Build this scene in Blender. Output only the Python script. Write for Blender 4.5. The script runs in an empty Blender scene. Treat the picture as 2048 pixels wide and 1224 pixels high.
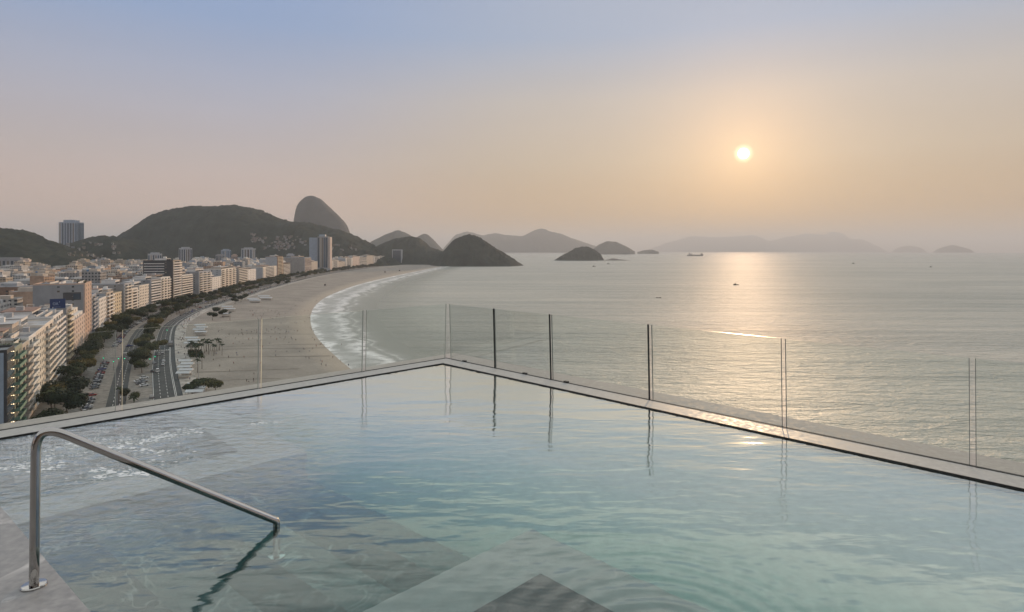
import bpy, bmesh, math, random
import numpy as np
from mathutils import Vector, Matrix, noise as mnoise

random.seed(7)
scene = bpy.context.scene
COL = scene.collection

# ------------------------------------------------------------------ camera, sky, sun, exposure
F = 1204.0            # focal length in photo pixels
CX, EY = 1024.0, 498.0  # eye level row
EYE = 70.0
cam_d = bpy.data.cameras.new("camera")
cam_d.sensor_fit = 'HORIZONTAL'
cam_d.sensor_width = 36.0
cam_d.lens = 36.0 * F / 2048.0
cam_d.shift_y = -(612.0 - EY) / 2048.0
cam_d.clip_start = 0.05
cam_d.clip_end = 200000.0
cam = bpy.data.objects.new("camera", cam_d)
cam.location = (0, 0, EYE)
cam.rotation_euler = (math.radians(90), 0, 0)
COL.objects.link(cam)
scene.camera = cam

SUN_DIR = Vector(((1487 - CX) / F, 1.0, (EY - 307) / F)).normalized()
SUN_ELEV = math.asin(SUN_DIR.z)
SUN_AZ = math.atan2(SUN_DIR.x, SUN_DIR.y)

scene.view_settings.view_transform = 'Standard'
scene.view_settings.look = 'None'
scene.view_settings.exposure = 0.0
scene.view_settings.gamma = 1.0
scene.render.engine = 'CYCLES'
cy = scene.cycles
cy.use_denoising = True
cy.max_bounces = 8
cy.diffuse_bounces = 2
cy.glossy_bounces = 3
cy.transmission_bounces = 6
cy.transparent_max_bounces = 12
cy.volume_bounces = 0
cy.sample_clamp_indirect = 4.0
cy.sample_clamp_direct = 0.0


def srgb(r, g, b):
    f = lambda c: (c / 255.0 / 12.92) if c / 255.0 <= 0.04045 else ((c / 255.0 + 0.055) / 1.055) ** 2.4
    return (f(r), f(g), f(b))


def N(nt, kind, **kw):
    n = nt.nodes.new(kind)
    for k, v in kw.items():
        if k.startswith('in_'):
            n.inputs[int(k[3:]) if k[3:].isdigit() else k[3:].replace('_', ' ')].default_value = v
        else:
            setattr(n, k, v)
    return n


def math_node(nt, op, a, b=None, c=None, clamp=False):
    n = nt.nodes.new('ShaderNodeMath')
    n.operation = op
    n.use_clamp = clamp
    for i, v in enumerate((a, b, c)):
        if v is None:
            continue
        if hasattr(v, 'is_linked') or isinstance(v, bpy.types.NodeSocket):
            nt.links.new(v, n.inputs[i])
        else:
            n.inputs[i].default_value = v
    return n.outputs[0]


def ramp(nt, fac, stops, interp='LINEAR'):
    n = nt.nodes.new('ShaderNodeValToRGB')
    n.color_ramp.interpolation = interp
    els = n.color_ramp.elements
    while len(els) < len(stops):
        els.new(0.5)
    for e, (p, c) in zip(els, stops):
        e.position = p
        e.color = (c[0], c[1], c[2], 1.0) if hasattr(c, '__len__') else (c, c, c, 1.0)
    if fac is not None:
        nt.links.new(fac, n.inputs[0])
    return n.outputs[0]


def mixc(nt, fac, a, b, mode='MIX'):
    n = nt.nodes.new('ShaderNodeMix')
    n.data_type = 'RGBA'
    n.blend_type = mode
    for sock, v in ((n.inputs[0], fac), (n.inputs[6], a), (n.inputs[7], b)):
        if isinstance(v, bpy.types.NodeSocket):
            nt.links.new(v, sock)
        elif hasattr(v, '__len__'):
            sock.default_value = (v[0], v[1], v[2], 1.0)
        else:
            sock.default_value = v
    return n.outputs[2]


world = bpy.data.worlds.new("World")
scene.world = world
world.use_nodes = True


def build_world():
    nt = world.node_tree
    nt.nodes.clear()
    out = N(nt, 'ShaderNodeOutputWorld')
    tc = N(nt, 'ShaderNodeTexCoord')
    sep = N(nt, 'ShaderNodeSeparateXYZ')
    nt.links.new(tc.outputs['Generated'], sep.inputs[0])
    z = sep.outputs[2]
    zc = math_node(nt, 'MAXIMUM', z, 0.0)
    # milky dawn air: warm near the horizon, blue-grey above, unseen bright band on top added for pool reflections
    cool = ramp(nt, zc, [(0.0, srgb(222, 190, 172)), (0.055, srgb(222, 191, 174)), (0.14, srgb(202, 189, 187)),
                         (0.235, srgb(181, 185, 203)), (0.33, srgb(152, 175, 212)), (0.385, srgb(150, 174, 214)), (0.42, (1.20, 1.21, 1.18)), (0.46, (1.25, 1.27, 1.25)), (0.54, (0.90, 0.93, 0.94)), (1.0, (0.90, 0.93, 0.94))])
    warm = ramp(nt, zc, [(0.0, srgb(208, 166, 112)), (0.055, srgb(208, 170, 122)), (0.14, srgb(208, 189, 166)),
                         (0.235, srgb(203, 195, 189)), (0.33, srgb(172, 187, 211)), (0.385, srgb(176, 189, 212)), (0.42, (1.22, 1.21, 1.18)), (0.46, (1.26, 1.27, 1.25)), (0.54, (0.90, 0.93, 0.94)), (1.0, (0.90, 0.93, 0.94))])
    dot = N(nt, 'ShaderNodeVectorMath', operation='DOT_PRODUCT')
    nt.links.new(tc.outputs['Generated'], dot.inputs[0])
    dot.inputs[1].default_value = SUN_DIR
    cosa = math_node(nt, 'MINIMUM', dot.outputs['Value'], 1.0)
    ang = math_node(nt, 'ARCCOSINE', cosa)
    # warm side follows the sun's bearing
    side = ramp(nt, ang, [(0.0, 1.0), (0.30, 1.0), (0.80, 0.0), (1.0, 0.0)], 'EASE')
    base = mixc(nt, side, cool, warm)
    # darker sky behind the viewer, away from the sun
    back = ramp(nt, math_node(nt, 'MULTIPLY', ang, 1 / math.pi), [(0.0, 1.0), (0.30, 1.0), (0.75, 0.85), (1.0, 0.8)])
    base = mixc(nt, 1.0, base, back, 'MULTIPLY')
    # faint streaky cirrus
    mp = N(nt, 'ShaderNodeMapping')
    mp.inputs['Scale'].default_value = (1.2, 1.2, 9.0)
    mp.inputs['Rotation'].default_value = (0.05, 0.08, 0)
    nt.links.new(tc.outputs['Generated'], mp.inputs[0])
    nz = N(nt, 'ShaderNodeTexNoise')
    nz.inputs['Scale'].default_value = 2.2
    nz.inputs['Detail'].default_value = 5
    nt.links.new(mp.outputs[0], nz.inputs['Vector'])
    cir = ramp(nt, nz.outputs[0], [(0.3, 0.98), (0.7, 1.015)])
    base = mixc(nt, 1.0, base, cir, 'MULTIPLY')
    # aureole and disc of the sun
    def glow(width, amp, color, power=1.0):
        e = math_node(nt, 'POWER', math_node(nt, 'MULTIPLY', ang, 1.0 / width), power)
        g = math_node(nt, 'EXPONENT', math_node(nt, 'MULTIPLY', e, -1.0))
        c = mixc(nt, g, (0, 0, 0), tuple(x * amp for x in color))
        return c
    g1 = glow(0.095, 0.42, (1.0, 0.47, 0.12), 1.5)
    g2 = glow(0.030, 0.20, (1.0, 0.75, 0.38), 1.3)
    g4 = glow(0.20, 0.05, (1.0, 0.6, 0.25), 1.5)
    disc = ramp(nt, math_node(nt, 'MULTIPLY', ang, 20.0), [(0.0, (6, 5.8, 5.2)), (0.12, (5, 4.8, 4.3)), (0.19, (0.5, 0.44, 0.3)), (0.32, (0, 0, 0)), (1.0, (0, 0, 0))], 'EASE')
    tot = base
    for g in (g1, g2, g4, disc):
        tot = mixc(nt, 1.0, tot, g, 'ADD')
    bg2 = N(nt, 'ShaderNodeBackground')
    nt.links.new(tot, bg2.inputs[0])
    bg2.inputs[1].default_value = 0.93
    sky = N(nt, 'ShaderNodeTexSky', sky_type='NISHITA')
    sky.sun_disc = False
    sky.sun_elevation = SUN_ELEV
    sky.sun_rotation = SUN_AZ
    sky.altitude = 70
    sky.air_density = 1.0
    sky.dust_density = 4.0
    bg1 = N(nt, 'ShaderNodeBackground')
    nt.links.new(sky.outputs[0], bg1.inputs[0])
    bg1.inputs[1].default_value = 0.05
    # sum of the clear-sky model (small share) and the milky air in front of it
    mx = N(nt, 'ShaderNodeMixShader')
    mx.inputs[0].default_value = 0.94
    nt.links.new(bg1.outputs[0], mx.inputs[1])
    nt.links.new(bg2.outputs[0], mx.inputs[2])
    nt.links.new(mx.outputs[0], out.inputs[0])


build_world()
world.cycles.sampling_method = 'MANUAL'
world.cycles.sample_map_resolution = 1024

sun_d = bpy.data.lights.new("sun", 'SUN')
sun_d.energy = 3.0
sun_d.angle = math.radians(0.6)
sun_d.color = (1.0, 0.65, 0.38)
sun = bpy.data.objects.new("sun", sun_d)
sun.rotation_euler = (-SUN_DIR).to_track_quat('-Z', 'Y').to_euler()
sun.location = (200, 500, 300)
COL.objects.link(sun)

# ------------------------------------------------------------------ helpers


def P(px, py, z=0.0):
    """the place at height z that the photograph shows at (px, py)"""
    t = (z - EYE) / (-(py - EY) / F)
    return Vector(((px - CX) / F * t, t, z))


def tag(o, label=None, cat=None, group=None, kind=None):
    if label:
        o['label'] = label
    if cat:
        o['category'] = cat
    if group:
        o['group'] = group
    if kind:
        o['kind'] = kind
    return o


class MB:
    def __init__(self):
        self.v, self.f, self.m = [], [], []
        self.uv = None

    def face(self, pts, mi=0):
        b = len(self.v)
        self.v += [tuple(p) for p in pts]
        self.f.append(list(range(b, b + len(pts))))
        self.m.append(mi)

    def box(self, x0, x1, y0, y1, z0, z1, mi=0, top=None):
        b = len(self.v)
        self.v += [(x0, y0, z0), (x1, y0, z0), (x1, y1, z0), (x0, y1, z0), (x0, y0, z1), (x1, y0, z1), (x1, y1, z1), (x0, y1, z1)]
        for k, q in enumerate(((0, 3, 2, 1), (4, 5, 6, 7), (0, 1, 5, 4), (1, 2, 6, 5), (2, 3, 7, 6), (3, 0, 4, 7))):
            self.f.append([b + i for i in q])
            self.m.append(top if (top is not None and k == 1) else mi)

    def prism(self, poly, z0, z1, mi=0, top=None):
        """poly: counter-clockwise xy points"""
        n = len(poly)
        b = len(self.v)
        self.v += [(p[0], p[1], z0) for p in poly] + [(p[0], p[1], z1) for p in poly]
        self.f.append([b + i for i in reversed(range(n))]); self.m.append(mi)
        self.f.append([b + n + i for i in range(n)]); self.m.append(top if top is not None else mi)
        for i in range(n):
            j = (i + 1) % n
            self.f.append([b + i, b + j, b + n + j, b + n + i]); self.m.append(mi)

    def tube(self, pts, r, n=10, mi=0, cap=True):
        pts = [Vector(p) for p in pts]
        rs = r if hasattr(r, '__len__') else [r] * len(pts)
        b = len(self.v)
        up = None
        for i, p in enumerate(pts):
            if i == 0:
                d = pts[1] - pts[0]
            elif i == len(pts) - 1:
                d = pts[-1] - pts[-2]
            else:
                d = (pts[i + 1] - p).normalized() + (p - pts[i - 1]).normalized()
            d.normalize()
            if up is None:
                up = d.orthogonal().normalized()
            else:
                up = (up - d * up.dot(d)).normalized()
            s = d.cross(up)
            for k in range(n):
                a = 2 * math.pi * k / n
                self.v.append(tuple(p + (up * math.cos(a) + s * math.sin(a)) * rs[i]))
        for i in range(len(pts) - 1):
            for k in range(n):
                k2 = (k + 1) % n
                self.f.append([b + i * n + k, b + i * n + k2, b + (i + 1) * n + k2, b + (i + 1) * n + k]); self.m.append(mi)
        if cap:
            self.f.append([b + k for k in reversed(range(n))]); self.m.append(mi)
            e = b + (len(pts) - 1) * n
            self.f.append([e + k for k in range(n)]); self.m.append(mi)

    def lathe(self, prof, c=(0, 0, 0), n=16, mi=0):
        b = len(self.v)
        for r, z in prof:
            for k in range(n):
                a = 2 * math.pi * k / n
                self.v.append((c[0] + r * math.cos(a), c[1] + r * math.sin(a), c[2] + z))
        for i in range(len(prof) - 1):
            for k in range(n):
                k2 = (k + 1) % n
                self.f.append([b + i * n + k, b + i * n + k2, b + (i + 1) * n + k2, b + (i + 1) * n + k]); self.m.append(mi)
        self.f.append([b + k for k in reversed(range(n))]); self.m.append(mi)
        e = b + (len(prof) - 1) * n
        self.f.append([e + k for k in range(n)]); self.m.append(mi)

    def mesh(self, name, mats, smooth=False):
        me = bpy.data.meshes.new(name)
        me.from_pydata(self.v, [], self.f)
        for m in (mats if isinstance(mats, (list, tuple)) else [mats]):
            me.materials.append(m)
        me.polygons.foreach_set('material_index', self.m)
        if smooth:
            me.polygons.foreach_set('use_smooth', [True] * len(self.f))
        me.update()
        return me

    def build(self, name, mats, parent=None, smooth=False):
        o = bpy.data.objects.new(name, self.mesh(name, mats, smooth))
        COL.objects.link(o)
        o.parent = parent
        return o


def empty(name, loc=(0, 0, 0), rz=0.0):
    o = bpy.data.objects.new(name, None)
    o.location = loc
    o.rotation_euler = (0, 0, rz)
    o.empty_display_size = 0.5
    COL.objects.link(o)
    return o


def copy_tree(o, parent=None):
    c = o.copy()
    COL.objects.link(c)
    c.parent = parent
    for ch in o.children:
        copy_tree(ch, c)
    return c


def inst(name, me, parent, loc=(0, 0, 0), rz=0.0, sc=None):
    o = bpy.data.objects.new(name, me)
    COL.objects.link(o)
    o.parent = parent
    o.location = loc
    o.rotation_euler = (0, 0, rz)
    if sc:
        o.scale = sc
    return o


def grid_mesh(name, pts, nu, nv, mat, smooth=True, uv=False, kind='structure'):
    """pts[iu][iv]; returns object"""
    vs = [tuple(pts[i][j]) for i in range(nu) for j in range(nv)]
    fs = [[i * nv + j, (i + 1) * nv + j, (i + 1) * nv + j + 1, i * nv + j + 1] for i in range(nu - 1) for j in range(nv - 1)]
    me = bpy.data.meshes.new(name)
    me.from_pydata(vs, [], fs)
    me.materials.append(mat)
    if smooth:
        me.polygons.foreach_set('use_smooth', [True] * len(fs))
    if uv:
        l = me.uv_layers.new(name="UVMap")
        for p in me.polygons:
            for li in p.loop_indices:
                vi = me.loops[li].vertex_index
                l.data[li].uv = ((vi // nv) / (nu - 1), (vi % nv) / (nv - 1))
    me.update()
    o = bpy.data.objects.new(name, me)
    COL.objects.link(o)
    if kind:
        o['kind'] = kind
    return o


# ------------------------------------------------------------------ materials


def mat_base(name):
    m = bpy.data.materials.new(name)
    m.use_nodes = True
    nt = m.node_tree
    b = nt.nodes['Principled BSDF']
    return m, nt, b


def mat(name, col, rough=0.7, vary=0.12, scale=1.5, metal=0.0, bump=0.0, spec=0.5, detail=4, coord='Object'):
    """plain surface with a little natural unevenness of colour and roughness"""
    m, nt, b = mat_base(name)
    tc = N(nt, 'ShaderNodeTexCoord')
    nz = N(nt, 'ShaderNodeTexNoise')
    nz.inputs['Scale'].default_value = scale
    nz.inputs['Detail'].default_value = detail
    nt.links.new(tc.outputs[coord], nz.inputs['Vector'])
    lo = tuple(c * (1 - vary) for c in col)
    hi = tuple(min(1, c * (1 + vary)) for c in col)
    nt.links.new(ramp(nt, nz.outputs[0], [(0.3, lo), (0.7, hi)]), b.inputs['Base Color'])
    b.inputs['Roughness'].default_value = rough
    b.inputs['Metallic'].default_value = metal
    b.inputs['Specular IOR Level'].default_value = spec
    if bump:
        bp = N(nt, 'ShaderNodeBump')
        bp.inputs['Strength'].default_value = bump
        bp.inputs['Distance'].default_value = 0.05
        nt.links.new(nz.outputs[0], bp.inputs['Height'])
        nt.links.new(bp.outputs[0], b.inputs['Normal'])
    return m


def mat_facade(name):
    """rendered walls with rows of window openings, colour varies per house"""
    m, nt, b = mat_base(name)
    tc = N(nt, 'ShaderNodeTexCoord')
    sp = N(nt, 'ShaderNodeSeparateXYZ'); nt.links.new(tc.outputs['Object'], sp.inputs[0])
    sn = N(nt, 'ShaderNodeSeparateXYZ'); nt.links.new(tc.outputs['Normal'], sn.inputs[0])
    oi = N(nt, 'ShaderNodeObjectInfo')
    isx = math_node(nt, 'GREATER_THAN', math_node(nt, 'ABSOLUTE', sn.outputs[0]), 0.5)
    h = mixc(nt, isx, sp.outputs[0], sp.outputs[1])
    hsep = N(nt, 'ShaderNodeSeparateColor'); nt.links.new(h, hsep.inputs[0])
    hx = hsep.outputs[0]
    def cell(v, per, a, bb):
        fr = math_node(nt, 'FRACT', math_node(nt, 'ADD', math_node(nt, 'MULTIPLY', v, 1 / per), 50.0))
        return math_node(nt, 'MULTIPLY', math_node(nt, 'GREATER_THAN', fr, a), math_node(nt, 'LESS_THAN', fr, bb))
    win = math_node(nt, 'MULTIPLY', cell(hx, 3.2, 0.22, 0.72), cell(sp.outputs[2], 3.1, 0.3, 0.78))
    # blank party walls on one side
    blank = math_node(nt, 'GREATER_THAN', math_node(nt, 'FRACT', math_node(nt, 'ADD', math_node(nt, 'MULTIPLY', oi.outputs['Random'], 7.3), math_node(nt, 'MULTIPLY', isx, 0.45))), 0.62)
    win = math_node(nt, 'MULTIPLY', win, math_node(nt, 'SUBTRACT', 1.0, blank))
    roof = math_node(nt, 'GREATER_THAN', sn.outputs[2], 0.5)
    win = math_node(nt, 'MULTIPLY', win, math_node(nt, 'SUBTRACT', 1.0, roof))
    wall = ramp(nt, oi.outputs['Random'], [(0.0, (0.50, 0.47, 0.43)), (0.2, (0.55, 0.46, 0.36)), (0.38, (0.38, 0.37, 0.36)), (0.52, (0.62, 0.60, 0.57)),
                                           (0.66, (0.52, 0.36, 0.26)), (0.8, (0.58, 0.56, 0.53)), (0.9, (0.30, 0.34, 0.38))], 'CONSTANT')
    nz = N(nt, 'ShaderNodeTexNoise'); nz.inputs['Scale'].default_value = 0.22; nz.inputs['Detail'].default_value = 6
    nt.links.new(tc.outputs['Object'], nz.inputs['Vector'])
    wall = mixc(nt, 1.0, wall, ramp(nt, nz.outputs[0], [(0.3, 0.58), (0.65, 0.92)]), 'MULTIPLY')
    rcol = mixc(nt, ramp(nt, nz.outputs[0], [(0.45, 0.0), (0.55, 1.0)]),
                ramp(nt, math_node(nt, 'FRACT', math_node(nt, 'MULTIPLY', oi.outputs['Random'], 13.7)), [(0.0, (0.20, 0.19, 0.19)), (0.35, (0.12, 0.12, 0.13)), (0.6, (0.30, 0.20, 0.15)), (0.75, (0.45, 0.44, 0.43)), (0.9, (0.14, 0.19, 0.26))], 'CONSTANT'),
                (0.33, 0.32, 0.31))
    c = mixc(nt, win, wall, (0.035, 0.04, 0.05))
    c = mixc(nt, roof, c, rcol)
    nt.links.new(c, b.inputs['Base Color'])
    nt.links.new(math_node(nt, 'SUBTRACT', 0.8, math_node(nt, 'MULTIPLY', win, 0.6)), b.inputs['Roughness'])
    return m


def mat_marble(name, base, vein, rough=0.35, scale=1.0, tile=None, tint_dark=0.75, vw=0.010):
    m, nt, b = mat_base(name)
    tc = N(nt, 'ShaderNodeTexCoord')
    n1 = N(nt, 'ShaderNodeTexNoise'); n1.inputs['Scale'].default_value = 0.8 * scale; n1.inputs['Detail'].default_value = 8; n1.inputs['Distortion'].default_value = 1.2
    n2 = N(nt, 'ShaderNodeTexNoise'); n2.inputs['Scale'].default_value = 2.2 * scale; n2.inputs['Detail'].default_value = 5; n2.inputs['Distortion'].default_value = 0.8
    n3 = N(nt, 'ShaderNodeTexNoise'); n3.inputs['Scale'].default_value = 14 * scale; n3.inputs['Detail'].default_value = 8
    for n in (n1, n2, n3):
        nt.links.new(tc.outputs['Object'], n.inputs['Vector'])
    def vein_mask(src, w):
        d = math_node(nt, 'ABSOLUTE', math_node(nt, 'SUBTRACT', src, 0.5))
        return ramp(nt, d, [(0.0, 1.0), (w, 0.0)])
    v = math_node(nt, 'MULTIPLY', vein_mask(n1.outputs[0], vw), ramp(nt, n2.outputs[0], [(0.45, 0.0), (0.65, 0.8)]))
    v2 = math_node(nt, 'MULTIPLY', vein_mask(n2.outputs[0], vw * 1.2), ramp(nt, n1.outputs[0], [(0.5, 0.0), (0.7, 0.55)]))
    c = ramp(nt, n3.outputs[0], [(0.3, tuple(x * tint_dark for x in base)), (0.7, tuple(x * 1.12 for x in base))])
    c = mixc(nt, math_node(nt, 'MAXIMUM', v, v2), c, vein)
    if tile:
        br = N(nt, 'ShaderNodeTexBrick')
        br.offset = 0.5
        br.inputs['Scale'].default_value = 1.0
        br.inputs['Brick Width'].default_value = tile[0]
        br.inputs['Row Height'].default_value = tile[1]
        br.inputs['Mortar Size'].default_value = 0.004
        br.inputs['Color1'].default_value = (1, 1, 1, 1)
        br.inputs['Color2'].default_value = (0.86, 0.86, 0.86, 1)
        br.inputs['Mortar'].default_value = (0.45, 0.45, 0.45, 1)
        nt.links.new(tc.outputs['Object'], br.inputs['Vector'])
        c = mixc(nt, 1.0, c, br.outputs[0], 'MULTIPLY')
    nt.links.new(c, b.inputs['Base Color'])
    nt.links.new(ramp(nt, n3.outputs[0], [(0.3, rough * 0.8), (0.7, rough * 1.3)]), b.inputs['Roughness'])
    return m


def mat_emit(name, col, strength):
    m, nt, b = mat_base(name)
    b.inputs['Base Color'].default_value = (*col, 1)
    b.inputs['Emission Color'].default_value = (*col, 1)
    b.inputs['Emission Strength'].default_value = strength
    return m


def mat_window(name, col=(0.03, 0.035, 0.04), rough=0.12):
    m, nt, b = mat_base(name)
    oi = N(nt, 'ShaderNodeObjectInfo')
    c = ramp(nt, oi.outputs['Random'], [(0.0, col), (0.55, tuple(x * 1.8 for x in col)), (0.72, (0.16, 0.14, 0.12)), (0.86, (0.34, 0.31, 0.27)), (0.93, (0.07, 0.05, 0.04))], 'CONSTANT')
    nt.links.new(c, b.inputs['Base Color'])
    b.inputs['Roughness'].default_value = rough
    b.inputs['Specular IOR Level'].default_value = 0.6
    return m


def mat_leaf(name, c1, c2, scale=0.35):
    m, nt, b = mat_base(name)
    tc = N(nt, 'ShaderNodeTexCoord')
    oi = N(nt, 'ShaderNodeObjectInfo')
    nz = N(nt, 'ShaderNodeTexNoise'); nz.inputs['Scale'].default_value = scale; nz.inputs['Detail'].default_value = 4
    nt.links.new(tc.outputs['Object'], nz.inputs['Vector'])
    c = ramp(nt, nz.outputs[0], [(0.3, c1), (0.7, c2)])
    c = mixc(nt, 1.0, c, ramp(nt, oi.outputs['Random'], [(0.0, (0.75, 0.8, 0.8)), (0.5, (1.0, 1.0, 1.0)), (1.0, (1.35, 1.1, 0.8))]), 'MULTIPLY')
    nt.links.new(c, b.inputs['Base Color'])
    b.inputs['Roughness'].default_value = 0.75
    b.inputs['Specular IOR Level'].default_value = 0.25
    return m


def mat_forest(name, c1, c2, rock=None, scale=0.02, rockscale=0.004, rock_amt=0.5):
    m, nt, b = mat_base(name)
    tc = N(nt, 'ShaderNodeTexCoord')
    n1 = N(nt, 'ShaderNodeTexNoise'); n1.inputs['Scale'].default_value = scale; n1.inputs['Detail'].default_value = 8; n1.inputs['Roughness'].default_value = 0.65
    nt.links.new(tc.outputs['Object'], n1.inputs['Vector'])
    c = ramp(nt, n1.outputs[0], [(0.3, c1), (0.5, tuple((a + bb) / 2 for a, bb in zip(c1, c2))), (0.68, c2)])
    if rock:
        n2 = N(nt, 'ShaderNodeTexNoise'); n2.inputs['Scale'].default_value = rockscale; n2.inputs['Detail'].default_value = 6
        mp = N(nt, 'ShaderNodeMapping'); mp.inputs['Scale'].default_value = (1, 1, 0.35)
        nt.links.new(tc.outputs['Object'], mp.inputs[0]); nt.links.new(mp.outputs[0], n2.inputs['Vector'])
        c = mixc(nt, ramp(nt, n2.outputs[0], [(rock_amt, 0.0), (rock_amt + 0.08, 1.0)]), c, rock)
    nt.links.new(c, b.inputs['Base Color'])
    b.inputs['Roughness'].default_value = 0.95
    b.inputs['Specular IOR Level'].default_value = 0.1
    bp = N(nt, 'ShaderNodeBump'); bp.inputs['Strength'].default_value = 0.7; bp.inputs['Distance'].default_value = 6.0
    nt.links.new(n1.outputs[0], bp.inputs['Height']); nt.links.new(bp.outputs[0], b.inputs['Normal'])
    return m


def mat_sea():
    m, nt, b = mat_base("sea_water")
    geo = N(nt, 'ShaderNodeNewGeometry')
    def nz(sx, sy, rot, det, rough=0.55, dist=0.0):
        mp = N(nt, 'ShaderNodeMapping'); mp.inputs['Scale'].default_value = (sx, sy, 1); mp.inputs['Rotation'].default_value = (0, 0, rot)
        nt.links.new(geo.outputs['Position'], mp.inputs[0])
        n = N(nt, 'ShaderNodeTexNoise'); n.inputs['Scale'].default_value = 1.0; n.inputs['Detail'].default_value = det
        n.inputs['Roughness'].default_value = rough; n.inputs['Distortion'].default_value = dist
        nt.links.new(mp.outputs[0], n.inputs['Vector'])
        return n.outputs[0]
    swell = nz(0.004, 0.022, 0.12, 3, 0.5)
    chop = nz(0.06, 0.16, 0.25, 4, 0.6, 0.3)
    fine = nz(0.45, 0.8, -0.2, 3, 0.6)
    big = nz(0.0012, 0.005, 0.05, 4, 0.55)
    b1 = N(nt, 'ShaderNodeBump'); b1.inputs['Strength'].default_value = 1.0; b1.inputs['Distance'].default_value = 8.0
    nt.links.new(swell, b1.inputs['Height'])
    b2 = N(nt, 'ShaderNodeBump'); b2.inputs['Strength'].default_value = 1.0; b2.inputs['Distance'].default_value = 4.2
    nt.links.new(chop, b2.inputs['Height']); nt.links.new(b1.outputs[0], b2.inputs['Normal'])
    b3 = N(nt, 'ShaderNodeBump'); b3.inputs['Strength'].default_value = 1.0; b3.inputs['Distance'].default_value = 0.8
    nt.links.new(fine, b3.inputs['Height']); nt.links.new(b2.outputs[0], b3.inputs['Normal'])
    streak = nz(0.0035, 0.045, 0.10, 6, 0.62, 0.4)
    patch = math_node(nt, 'ADD', math_node(nt, 'MULTIPLY', big, 0.45), math_node(nt, 'MULTIPLY', streak, 0.55))
    c = ramp(nt, patch, [(0.36, (0.20, 0.215, 0.18)), (0.5, (0.31, 0.31, 0.26)), (0.64, (0.41, 0.39, 0.32))])
    # a wind-roughened sea never mirrors fully, even near the horizon
    out = nt.nodes['Material Output']
    nt.nodes.remove(b)
    df = N(nt, 'ShaderNodeBsdfDiffuse'); nt.links.new(c, df.inputs[0])
    gl = N(nt, 'ShaderNodeBsdfGlossy'); gl.inputs['Roughness'].default_value = 0.58; gl.inputs[0].default_value = (1, 1, 1, 1)
    for n_ in (df, gl):
        nt.links.new(b3.outputs[0], n_.inputs['Normal'])
    fr = N(nt, 'ShaderNodeFresnel'); fr.inputs[0].default_value = 1.333
    nt.links.new(b3.outputs[0], fr.inputs['Normal'])
    fac = math_node(nt, 'MINIMUM', fr.outputs[0], 0.275)
    mx = N(nt, 'ShaderNodeMixShader')
    nt.links.new(fac, mx.inputs[0]); nt.links.new(df.outputs[0], mx.inputs[1]); nt.links.new(gl.outputs[0], mx.inputs[2])
    nt.links.new(mx.outputs[0], out.inputs['Surface'])
    return m


def mat_surf():
    m, nt, b = mat_base("surf_foam")
    out = nt.nodes['Material Output']
    tc = N(nt, 'ShaderNodeTexCoord')
    geo = N(nt, 'ShaderNodeNewGeometry')
    sp = N(nt, 'ShaderNodeSeparateXYZ'); nt.links.new(tc.outputs['UV'], sp.inputs[0])
    n1 = N(nt, 'ShaderNodeTexNoise'); n1.inputs['Scale'].default_value = 0.018; n1.inputs['Detail'].default_value = 7; n1.inputs['Distortion'].default_value = 0.6
    n2 = N(nt, 'ShaderNodeTexNoise'); n2.inputs['Scale'].default_value = 0.11; n2.inputs['Detail'].default_value = 6; n2.inputs['Roughness'].default_value = 0.6
    for n in (n1, n2):
        nt.links.new(geo.outputs['Position'], n.inputs['Vector'])
    u1 = math_node(nt, 'MULTIPLY', sp.outputs[1], 1.85)
    v = math_node(nt, 'ADD', u1, math_node(nt, 'MULTIPLY', math_node(nt, 'SUBTRACT', n1.outputs[0], 0.5), 0.55))
    band = ramp(nt, v, [(0.0, 1.0), (0.05, 1.0), (0.13, 0.66), (0.24, 0.6), (0.33, 0.78), (0.42, 0.95), (0.50, 0.8), (0.56, 0.28), (0.62, 0.7), (0.70, 0.2), (0.82, 0.0)])
    lace = ramp(nt, n2.outputs[0], [(0.36, 0.55), (0.55, 1.0)])
    a = math_node(nt, 'MULTIPLY', band, lace)
    turbid = ramp(nt, sp.outputs[1], [(0.0, 0.6), (0.45, 0.42), (1.0, 0.0)], 'EASE')
    nt.links.new(mixc(nt, a, (0.36, 0.37, 0.31), (0.82, 0.81, 0.77)), b.inputs['Base Color'])
    b.inputs['Roughness'].default_value = 0.4
    nt.links.new(math_node(nt, 'MAXIMUM', a, turbid), b.inputs['Alpha'])
    return m


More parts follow.
